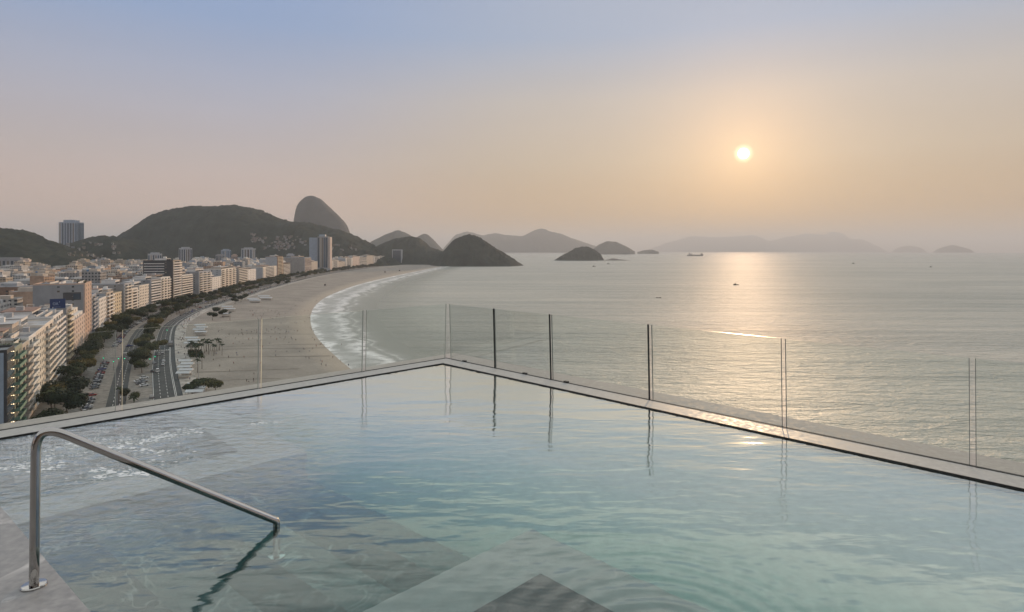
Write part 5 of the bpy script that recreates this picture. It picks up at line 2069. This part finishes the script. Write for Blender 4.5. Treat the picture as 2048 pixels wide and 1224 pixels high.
def traffic():
    rnd = random.Random(31)
    n = 0
    # angled bays next to the pavement
    s = FR.s_at_y(228)
    while s < FR.s_at_y(360):
        s += 2.9
        if rnd.random() < 0.22 or abs(s - FR.s_at_y(288)) < 3:
            continue
        q = FR.at(s, 18.6)
        c = rnd.choice(CC)
        add_car(q.x, q.y, FR.dir(s) - math.radians(62), c, "%s car parked nose-in in the angled bays below the near houses" % c, "%s cars in the near angled bays" % c)
        n += 1
    s = FR.s_at_y(420)
    while s < FR.s_at_y(1250):
        s += 3.2 if s < FR.s_at_y(600) else 6.0
        if rnd.random() < 0.25:
            continue
        q = FR.at(s, 19.0 + rnd.uniform(-.5, .5))
        c = rnd.choice(CC)
        far = q.y > 650
        z = "far down the tree-lined avenue" if far else "under the trees past the crossing"
        add_car(q.x, q.y, FR.dir(s) - math.radians(62), c, "%s car parked in the angled bays %s" % (c, z), "%s cars parked %s" % (c, z), detail=not far)
        n += 1
    # queue in the lanes further on
    for off in (28, 31.5, 46, 49.2):
        s = FR.s_at_y(560 if off < 40 else 600)
        while s < FR.s_at_y(1300):
            s += rnd.uniform(14, 40)
            q = FR.at(s, off + rnd.uniform(-.3, .3))
            c = rnd.choice(CC)
            add_car(q.x, q.y, FR.dir(s) + (math.pi if off < 40 else 0) + rnd.uniform(-.03, .03), c, "%s car driving on the %s carriageway far down the bay" % (c, "inner" if off < 40 else "beach-side"), "%s cars moving on the %s carriageway" % (c, "inner" if off < 40 else "beach-side"), detail=False)
            n += 1
    # parked on the median
    for px, py, c in ((288, 772, 'white'), (287, 764, 'silver'), (288, 757, 'white'), (277, 764, 'white'), (281, 768, 'grey')):
        p = P(px, py, 0.02)
        s = FR.s_at_px(px) if False else FR.s_at_y(p.y)
        add_car(p.x, p.y, FR.dir(s) - 1.2, c, "%s car parked on the near median, %s" % (c, {(288, 772): "closest to the pool rim", (287, 764): "beside the road edge", (288, 757): "nearest the crossing", (277, 764): "deepest in under a thin tree", (281, 768): "in the middle of the bay"}[(px, py)]), None, z=0.03)
    for px, py, c, v, lab in ((315, 744, 'white', True, "white van waiting before the zebra crossing"), (304, 744, 'black', False, "dark car in the left lane before the zebra crossing"), (309, 727, 'silver', False, "silver car standing on the zebra crossing"), (327, 723, 'white', False, "white car just past the crossing by the double line"),
                              (326, 730, 'white', False, "white car crossing the zebra beside the double line"), (318, 710, 'silver', False, "silver car past the green signals"), (325, 706, 'white', False, "white car ahead of the silver car past the signals"), (303, 796, 'grey', False, "dark grey car low on the beach-side carriageway"),
                              (258, 693, 'blue', False, "bright blue car at the near end of the tree-shaded bays"), (363, 652, 'white', False, "white car at the bend of the beach-side carriageway"), (355, 650, 'silver', False, "silver car at the bend beside the white one")):
        p = P(px, py, -0.12)
        s = FR.s_at_y(p.y)
        add_car(p.x, p.y, FR.dir(s) + (0.02 if c != 'blue' else -1.1), c, lab, None, van=v)
    print("cars", n)
    # bus
    p = P(341, 692, -0.12)
    s = FR.s_at_y(p.y)
    bus = empty("bus", (p.x, p.y, -0.12), FR.dir(s))
    tag(bus, "dark bus seen from behind on the beach-side carriageway", "bus")
    mb = MB(); mb.box(-5.5, 5.5, -1.25, 1.25, 0.4, 3.1, 0); mb.build("body", CARM['grey'], bus)
    mb = MB(); mb.box(-5.2, 5.2, -1.28, -1.252, 1.5, 2.6, 0); mb.build("window", M['glassdark'], bus)
    mb = MB(); mb.box(-5.53, -5.502, -1.1, 1.1, 1.5, 2.7, 0); mb.build("rear_window", M['glassdark'], bus)
    for sx in (-3.4, 3.6):
        for sy in (-1.1, 1.1):
            inst("wheel", WHEEL, bus, (sx, sy, 0.45), 0, (1.5, 1.2, 1.5))


traffic()


# ------------------------------------------------------------------ signals and lamp posts
def signal(px, py, lab):
    p = P(px, py, 4.6)
    root = empty("traffic_light", (p.x, p.y, -0.1), FR.dir(FR.s_at_y(p.y)) + math.pi / 2)
    tag(root, lab, "traffic light", "green traffic lights at the crossings")
    mb = MB(); mb.tube([(0, 0, 0), (0, 0, 5.0)], 0.07, 8); mb.build("pole", M['dark'], root)
    mb = MB(); mb.box(-0.18, 0.18, -0.2, 0.12, 4.3, 5.3, 0); mb.build("housing", M['black'], root)
    mb = MB(); mb.lathe([(0.05, -0.03), (0.2, 0.0), (0.05, 0.03)], (0, 0, 0), 12)
    me = mb.mesh("lamp", [M['green_lamp']]); me.transform(Matrix.Rotation(math.pi / 2, 4, 'X'))
    for z, m_ in ((4.7, me),):
        inst("lamp", m_, root, (0, -0.26, z))
    # the lens faces the traffic coming from the hotel side
    root.rotation_euler[2] = FR.dir(FR.s_at_y(p.y)) - math.pi / 2


for px, py, lab in ((207, 716, "green signal under the trees nearest the houses"), (227, 723, "green signal left of the inner crossing"), (237, 717, "green signal straight over the inner crossing"), (249, 717, "green signal right of the inner crossing"),
                    (300, 718, "green signal on the median edge, lower of the two"), (310, 713, "green signal on the median edge, higher of the two"), (288, 662, "green signal far along the tree-shaded bays"), (293, 657, "farthest green signal among the trees"), (334, 660, "green signal by the beach-side lanes near the bend")):
    signal(px, py, lab)


def street_lamp(px, py, lab, h=11):
    p = P(px, py, 0.0)
    root = empty("street_lamp", (p.x, p.y, -0.2), FR.dir(FR.s_at_y(p.y)) + math.pi / 2)
    tag(root, lab, "lamp post", "lamp posts along the promenade")
    mb = MB(); mb.tube([(0, 0, 0), (0, 0, h * 0.6), (0, 0, h)], [0.13, 0.09, 0.07], 8); mb.build("pole", M['metal'], root)
    mb = MB(); mb.box(-1.3, 1.3, -0.12, 0.12, h + .002, h + 0.18, 0); mb.build("lamp_head", M['metal'], root)


for px, py, lab in ((397, 768, "tall lamp post on the sand by the kiosk roofs"), (420, 722, "tall lamp post right of the palm grove"), (372, 722, "lamp post on the promenade beside the grove"), (377, 660, "lamp post on the promenade at the bend"), (407, 620, "lamp post near the dark beach trees"), (210, 735, "dark post beside the parked cars")):
    street_lamp(px, py, lab)

# ------------------------------------------------------------------ kiosks on the promenade
def kiosk(px, py, w, d, lab, blue=False, rz=0.0, h=3.2):
    p = P(px, py, h * 0.9)
    s = FR.s_at_y(p.y)
    root = empty("beach_kiosk", (p.x, p.y, min(-0.05, beach_z(p.x, p.y))), rz + 0.12)
    tag(root, lab, "kiosk", "white roofed beach kiosks")
    # gabled canvas roof with thickness
    mb = MB()
    x0, x1, y0, y1 = -w / 2, w / 2, -d / 2, d / 2
    mb.v = [(x0, y0, h), (x1, y0, h), (x1, y1, h), (x0, y1, h), (x0, 0, h + 0.8), (x1, 0, h + 0.8), (x0, y0, h - 0.25), (x1, y0, h - 0.25), (x1, y1, h - 0.25), (x0, y1, h - 0.25)]
    for q in ((0, 1, 5, 4), (2, 3, 4, 5), (1, 2, 5), (3, 0, 4), (6, 7, 1, 0), (7, 8, 2, 1), (8, 9, 3, 2), (9, 6, 0, 3), (6, 9, 8, 7)):
        mb.f.append(list(q)); mb.m.append(1 if blue and q == (6, 7, 1, 0) else 0)
    mb.build("canopy", [M['canvas'], M['canvasblue']], root)
    for x in (x0 + 0.3, x1 - 0.3):
        for y in (y0 + 0.3, y1 - 0.3):
            c = MB(); c.box(x - 0.06, x + 0.06, y - 0.06, y + 0.06, -0.2, h - 0.25, 0); c.build("post", M['metal'], root)
    c = MB(); c.box(x0 + 0.8, x1 - 0.8, 0.0, 0.6, -0.1, 1.1, 0); c.build("counter", M['beige'], root)


k_i = 0
for cx, cy, n, dy, w, lab in ((371, 722, 5, 6.0, 7.0, "by the blue striped awnings"), (384, 676, 3, 5, 9, "just before the palm grove"), (400, 650, 4, 4.6, 9, "at the bend of the promenade"), (392, 769, 3, 7, 8, "behind the green clump at the rim"), (455, 613, 2, 4, 12, "next to the dark beach trees"), (506, 597, 2, 3, 14, "halfway down the bay"), (528, 592, 2, 3, 16, "past the halfway palms"), (447, 623, 2, 4, 9, "behind the volleyball courts")):
    ords = ["first", "second", "third", "fourth", "fifth"]
    for k in range(n):
        kiosk(cx + (k % 2) * 5 - k * 1.0, cy + k * dy, w, 3.6 if cy > 600 else 6, "%s white kiosk roof from the back, %s" % (ords[k], lab), blue=(cx == 374))

# ------------------------------------------------------------------ people
def person_mesh(top, bottom, pose, seed):
    rnd = random.Random(seed)
    me = bpy.data.meshes.new("person")
    if pose == 'sit':
        V = [(0, 0, 0.12), (0, 0, 0.40), (0, 0.02, 0.58), (0, 0.03, 0.68), (0, 0.04, 0.84), (0.2, 0, 0.54), (0.27, 0.16, 0.34), (0.2, 0.34, 0.3), (-0.2, 0, 0.54), (-0.27, 0.16, 0.34), (-0.2, 0.34, 0.3), (0.1, 0.02, 0.12), (0.13, 0.38, 0.38), (0.12, 0.66, 0.06), (-0.1, 0.02, 0.12), (-0.13, 0.38, 0.38), (-0.12, 0.66, 0.06)]
    else:
        st = 0.24 if pose == 'walk' else 0.05
        V = [(0, 0, 0.95), (0, 0, 1.2), (0, 0.0, 1.42), (0, 0.01, 1.52), (0, 0.02, 1.66), (0.2, 0, 1.38), (0.26, -st * .6, 1.12), (0.26, st * .2, 0.88), (-0.2, 0, 1.38), (-0.26, st * .6, 1.12), (-0.26, st * 1.0, 0.9), (0.1, 0, 0.88), (0.11, st * 0.7, 0.48), (0.11, st, 0.04), (-0.1, 0, 0.88), (-0.11, -st * 0.4, 0.48), (-0.11, -st * 1.1, 0.06)]
    E = [(0, 1), (1, 2), (2, 3), (3, 4), (2, 5), (5, 6), (6, 7), (2, 8), (8, 9), (9, 10), (0, 11), (11, 12), (12, 13), (0, 14), (14, 15), (15, 16)]
    R = [0.15, 0.14, 0.15, 0.055, 0.10, 0.055, 0.045, 0.035, 0.055, 0.045, 0.035, 0.085, 0.06, 0.04, 0.085, 0.06, 0.04]
    me.from_pydata(V, E, [])
    o = bpy.data.objects.new("tmp", me)
    COL.objects.link(o)
    md = o.modifiers.new("skin", 'SKIN')
    for i, v in enumerate(me.skin_vertices[0].data):
        v.radius = (R[i], R[i] * (0.72 if i < 3 else 1.0))
        v.use_root = (i == 0)
    sd = o.modifiers.new("sub", 'SUBSURF'); sd.levels = 1; sd.render_levels = 1
    dg = bpy.context.evaluated_depsgraph_get()
    out = bpy.data.meshes.new_from_object(o.evaluated_get(dg))
    bpy.data.objects.remove(o)
    out.name = "person"
    out.materials.clear()
    for m_ in (SKIN, CLOTH[top], CLOTH[bottom], HAIR):
        out.materials.append(m_)
    hz = 0.12 if pose == 'sit' else 0.95
    for p in out.polygons:
        c = p.center
        if pose == 'sit':
            mi = 1 if 0.22 < c.z < 0.64 and c.y < 0.16 else (2 if c.z < 0.3 and c.y < 0.3 else 0)
            if c.z > 0.88 or (c.z > 0.78 and c.y < 0.0):
                mi = 3
        else:
            mi = 0
            if 0.98 < c.z < 1.47 and abs(c.x) < 0.25:
                mi = 1
            elif 0.55 < c.z <= 0.98 and abs(c.x) < 0.22:
                mi = 2
            if c.z > 1.70 or (c.z > 1.58 and c.y < -0.02):
                mi = 3
        p.material_index = mi
        p.use_smooth = True
    return out


PEOPLE = []
for i, (t, b_, ps) in enumerate((('black', 'black', 'stand'), ('white', 'blue', 'walk'), ('red', 'black', 'walk'), ('grey', 'black', 'stand'), ('blue', 'grey', 'walk'), ('black', 'blue', 'walk'), ('grey', 'blue', 'sit'), ('black', 'black', 'sit'))):
    PEOPLE.append((t, ps, person_mesh(t, b_, ps, i)))


def people():
    rnd = random.Random(77)
    n = 0

    def put(p, where, allow=(0, 1, 2, 3, 4, 5)):
        t, ps, me = PEOPLE[rnd.choice(allow)]
        o = inst("person", me, None, p, rnd.uniform(0, 6.28), (rnd.uniform(0.95, 1.06),) * 3)
        act = {'stand': 'standing', 'walk': 'walking', 'sit': 'sitting'}[ps]
        tag(o, "person in a %s top %s %s" % (t, act, where), "person", "people in %s tops %s %s" % (t, act, where))
    s = FR.s_at_y(255)
    while s < FR.s_at_y(640):
        s += rnd.expovariate(1 / 6.5)
        q = FR.at(s, rnd.uniform(57, 63.3))
        put((q.x, q.y, 0.03), "on the promenade beside the bike lane")
    zones = [(480, 600, 655, 668, 22, "on the sand courts near the volleyball nets"), (430, 500, 660, 690, 8, "on the sand past the palm grove"), (470, 600, 668, 690, 14, "on the sand courts near the volleyball nets"), (500, 560, 620, 640, 24, "far out on the open sand"), (400, 620, 690, 720, 14, "on the wide sand before the surf"), (640, 700, 680, 735, 9, "at the waterline"),
             (430, 540, 725, 768, 5, "on the empty sand above the pool rim"), (560, 640, 600, 650, 18, "far out on the open sand"), (600, 700, 570, 600, 8, "far out on the open sand"), (620, 640, 650, 700, 6, "at the waterline")]
    zones = [(a, b_, c_, d, int(e * 1.4), f) for a, b_, c_, d, e, f in zones]
    for x0, x1, y0, y1, c, where in zones:
        for k in range(c):
            p = on_beach(rnd.uniform(x0, x1), rnd.uniform(y0, y1))
            if p.z < -2.95:
                continue
            put((p.x, p.y, p.z), where, (0, 1, 2, 3, 4, 5, 6, 7) if "sand" in where else (0, 1, 2, 3, 5))
    for px, py in ((493, 764), (498, 764), (507, 762)):
        p = on_beach(px, py)
        put((p.x, p.y, p.z), "on the sand right above the pool rim", (0, 7))


people()

# ------------------------------------------------------------------ boats
def boat(px, py, L_, lab, rz=0.1, cabin=True, dark=True):
    p = P(px, py, SEA_Z)
    z = SEA_Z - (p.x ** 2 + p.y ** 2) / (2 * R_EARTH)
    root = empty("fishing_boat", (p.x, p.y, z), rz)
    tag(root, lab, "boat")
    mb = MB()
    n = 9
    rows = []
    for i in range(n):
        t = i / (n - 1)
        x = (t - 0.5) * L_
        w = 0.16 * L_ * (math.sin(math.pi * min(1, 0.22 + 0.5 * (1 - t) ** 0.7 + 0.0)) if t > 0.3 else 0.95) * (1 if t < 0.6 else max(0.04, 1 - ((t - 0.6) / 0.4) ** 1.6))
        sheer = 0.10 * L_ + 0.06 * L_ * (2 * t - 1) ** 2 + (0.04 * L_ if t > 0.8 else 0)
        rows.append([(x, -w, sheer), (x, -w * 0.7, 0.0), (x, 0, -0.06 * L_), (x, w * 0.7, 0.0), (x, w, sheer)])
    for r in rows:
        mb.v += r
    for i in range(n - 1):
        for j in range(4):
            mb.f.append([i * 5 + j, i * 5 + j + 1, (i + 1) * 5 + j + 1, (i + 1) * 5 + j]); mb.m.append(0)
        mb.f.append([i * 5, (i + 1) * 5, (i + 1) * 5 + 4, i * 5 + 4]); mb.m.append(1)
    mb.f.append([0, 4, 3, 2, 1]); mb.m.append(0)
    mb.build("hull", [M['boat_dark'] if dark else M['boat_light'], M['trunk']], root)
    if cabin:
        mb = MB(); mb.box(-0.28 * L_, 0.02 * L_, -0.09 * L_, 0.09 * L_, 0.11 * L_, 0.27 * L_, 0); mb.box(-0.30 * L_, 0.05 * L_, -0.1 * L_, 0.1 * L_, 0.272 * L_, 0.29 * L_, 0)
        c = mb.build("cabin", M['boat_dark'] if dark else M['boat_light'], root)
        mb = MB(); mb.box(0.0205 * L_, 0.024 * L_, -0.07 * L_, 0.07 * L_, 0.18 * L_, 0.25 * L_, 0); mb.build("window", M['glassdark'], c)
        mb = MB(); mb.tube([(-0.05 * L_, 0, 0.29 * L_), (-0.05 * L_, 0, 0.5 * L_)], 0.012 * L_, 6); mb.build("mast", M['boat_dark'], root)


boat(1472, 570, 11, "dark fishing boat in the middle of the sun glitter", 0.1)
boat(1317, 596, 7, "small dark open boat at the edge of the sun glitter", -0.15, cabin=False)
boat(1188, 533, 14, "tiny dark boat below the wooded islet", 0.0)
boat(1217, 528, 14, "tiny boat in front of the low rocks beside the islet", 0.3)
boat(1862, 534, 12, "tiny faint boat under the far pair of islands", 0.2)
boat(1707, 527, 16, "tiny faint boat under the end of the far range", 0.2)


def ship():
    p = P(1390, 511.5, SEA_Z)
    z = SEA_Z - (p.x ** 2 + p.y ** 2) / (2 * R_EARTH)
    k = p.y / F          # metres per photo pixel out there
    root = empty("cargo_ship", (p.x, p.y, z), 0.0)
    tag(root, "grey cargo ship on the horizon left of the sun glitter", "ship")
    Ls = 32 * k
    mb = MB()
    mb.v = []
    prof = [(-0.5, 0.10), (-0.47, 0.0), (0.48, 0.0), (0.52, 0.11)]
    w = 0.06 * Ls
    for y in (-w, w):
        for x, zz in prof:
            mb.v.append((x * Ls, y * (0.4 if abs(x) > 0.49 else 1), zz * Ls - 0.02 * Ls))
    mb.f = [[3, 2, 1, 0], [4, 5, 6, 7], [0, 1, 5, 4], [1, 2, 6, 5], [2, 3, 7, 6], [3, 0, 4, 7]]; mb.m = [0] * 6
    mb.build("hull", M['boat_dark'], root)
    mb = MB(); mb.box(-0.40 * Ls, -0.18 * Ls, -w * .9, w * .9, 0.085 * Ls, 0.15 * Ls, 0); mb.build("superstructure", M['boat_light'], root)
    mb = MB(); mb.box(-0.37 * Ls, -0.33 * Ls, -w * .3, w * .3, 0.152 * Ls, 0.22 * Ls, 0); mb.build("funnel", M['boat_dark'], root)
    mb = MB(); mb.box(0.36 * Ls, 0.47 * Ls, -w * .7, w * .7, 0.085 * Ls, 0.16 * Ls, 0); mb.build("forecastle", M['boat_dark'], root)


ship()


def lifeguard(px, py, lab):
    p = on_beach(px, py)
    k = p.y / 1000.0
    root = empty("lifeguard_tower", tuple(p), 0.3)
    tag(root, lab, "lifeguard tower", "dark lifeguard towers on the sand")
    mb = MB(); mb.box(-1.6, 1.6, -1.6, 1.6, 1.8, 4.6, 0); mb.build("cabin", M['dark'], root)
    mb = MB(); mb.box(-2.1, 2.1, -2.1, 2.1, 4.603, 4.9, 0); mb.build("roof", M['brick'], root)
    for x in (-1.3, 1.3):
        for y in (-1.3, 1.3):
            mb = MB(); mb.box(x - .12, x + .12, y - .12, y + .12, -0.3, 1.797, 0); mb.build("leg", M['trunk'], root)
    mb = MB(); mb.box(-0.7, 0.7, -1.64, -1.603, 2.8, 4.0, 0); mb.build("window", M['glassdark'], root)


lifeguard(650, 573, "dark lifeguard tower alone on the wide sand, nearest of the three")
lifeguard(770, 546, "dark lifeguard tower near the narrow end of the sand")
lifeguard(799, 543, "farthest dark lifeguard tower, close to the wooded point")
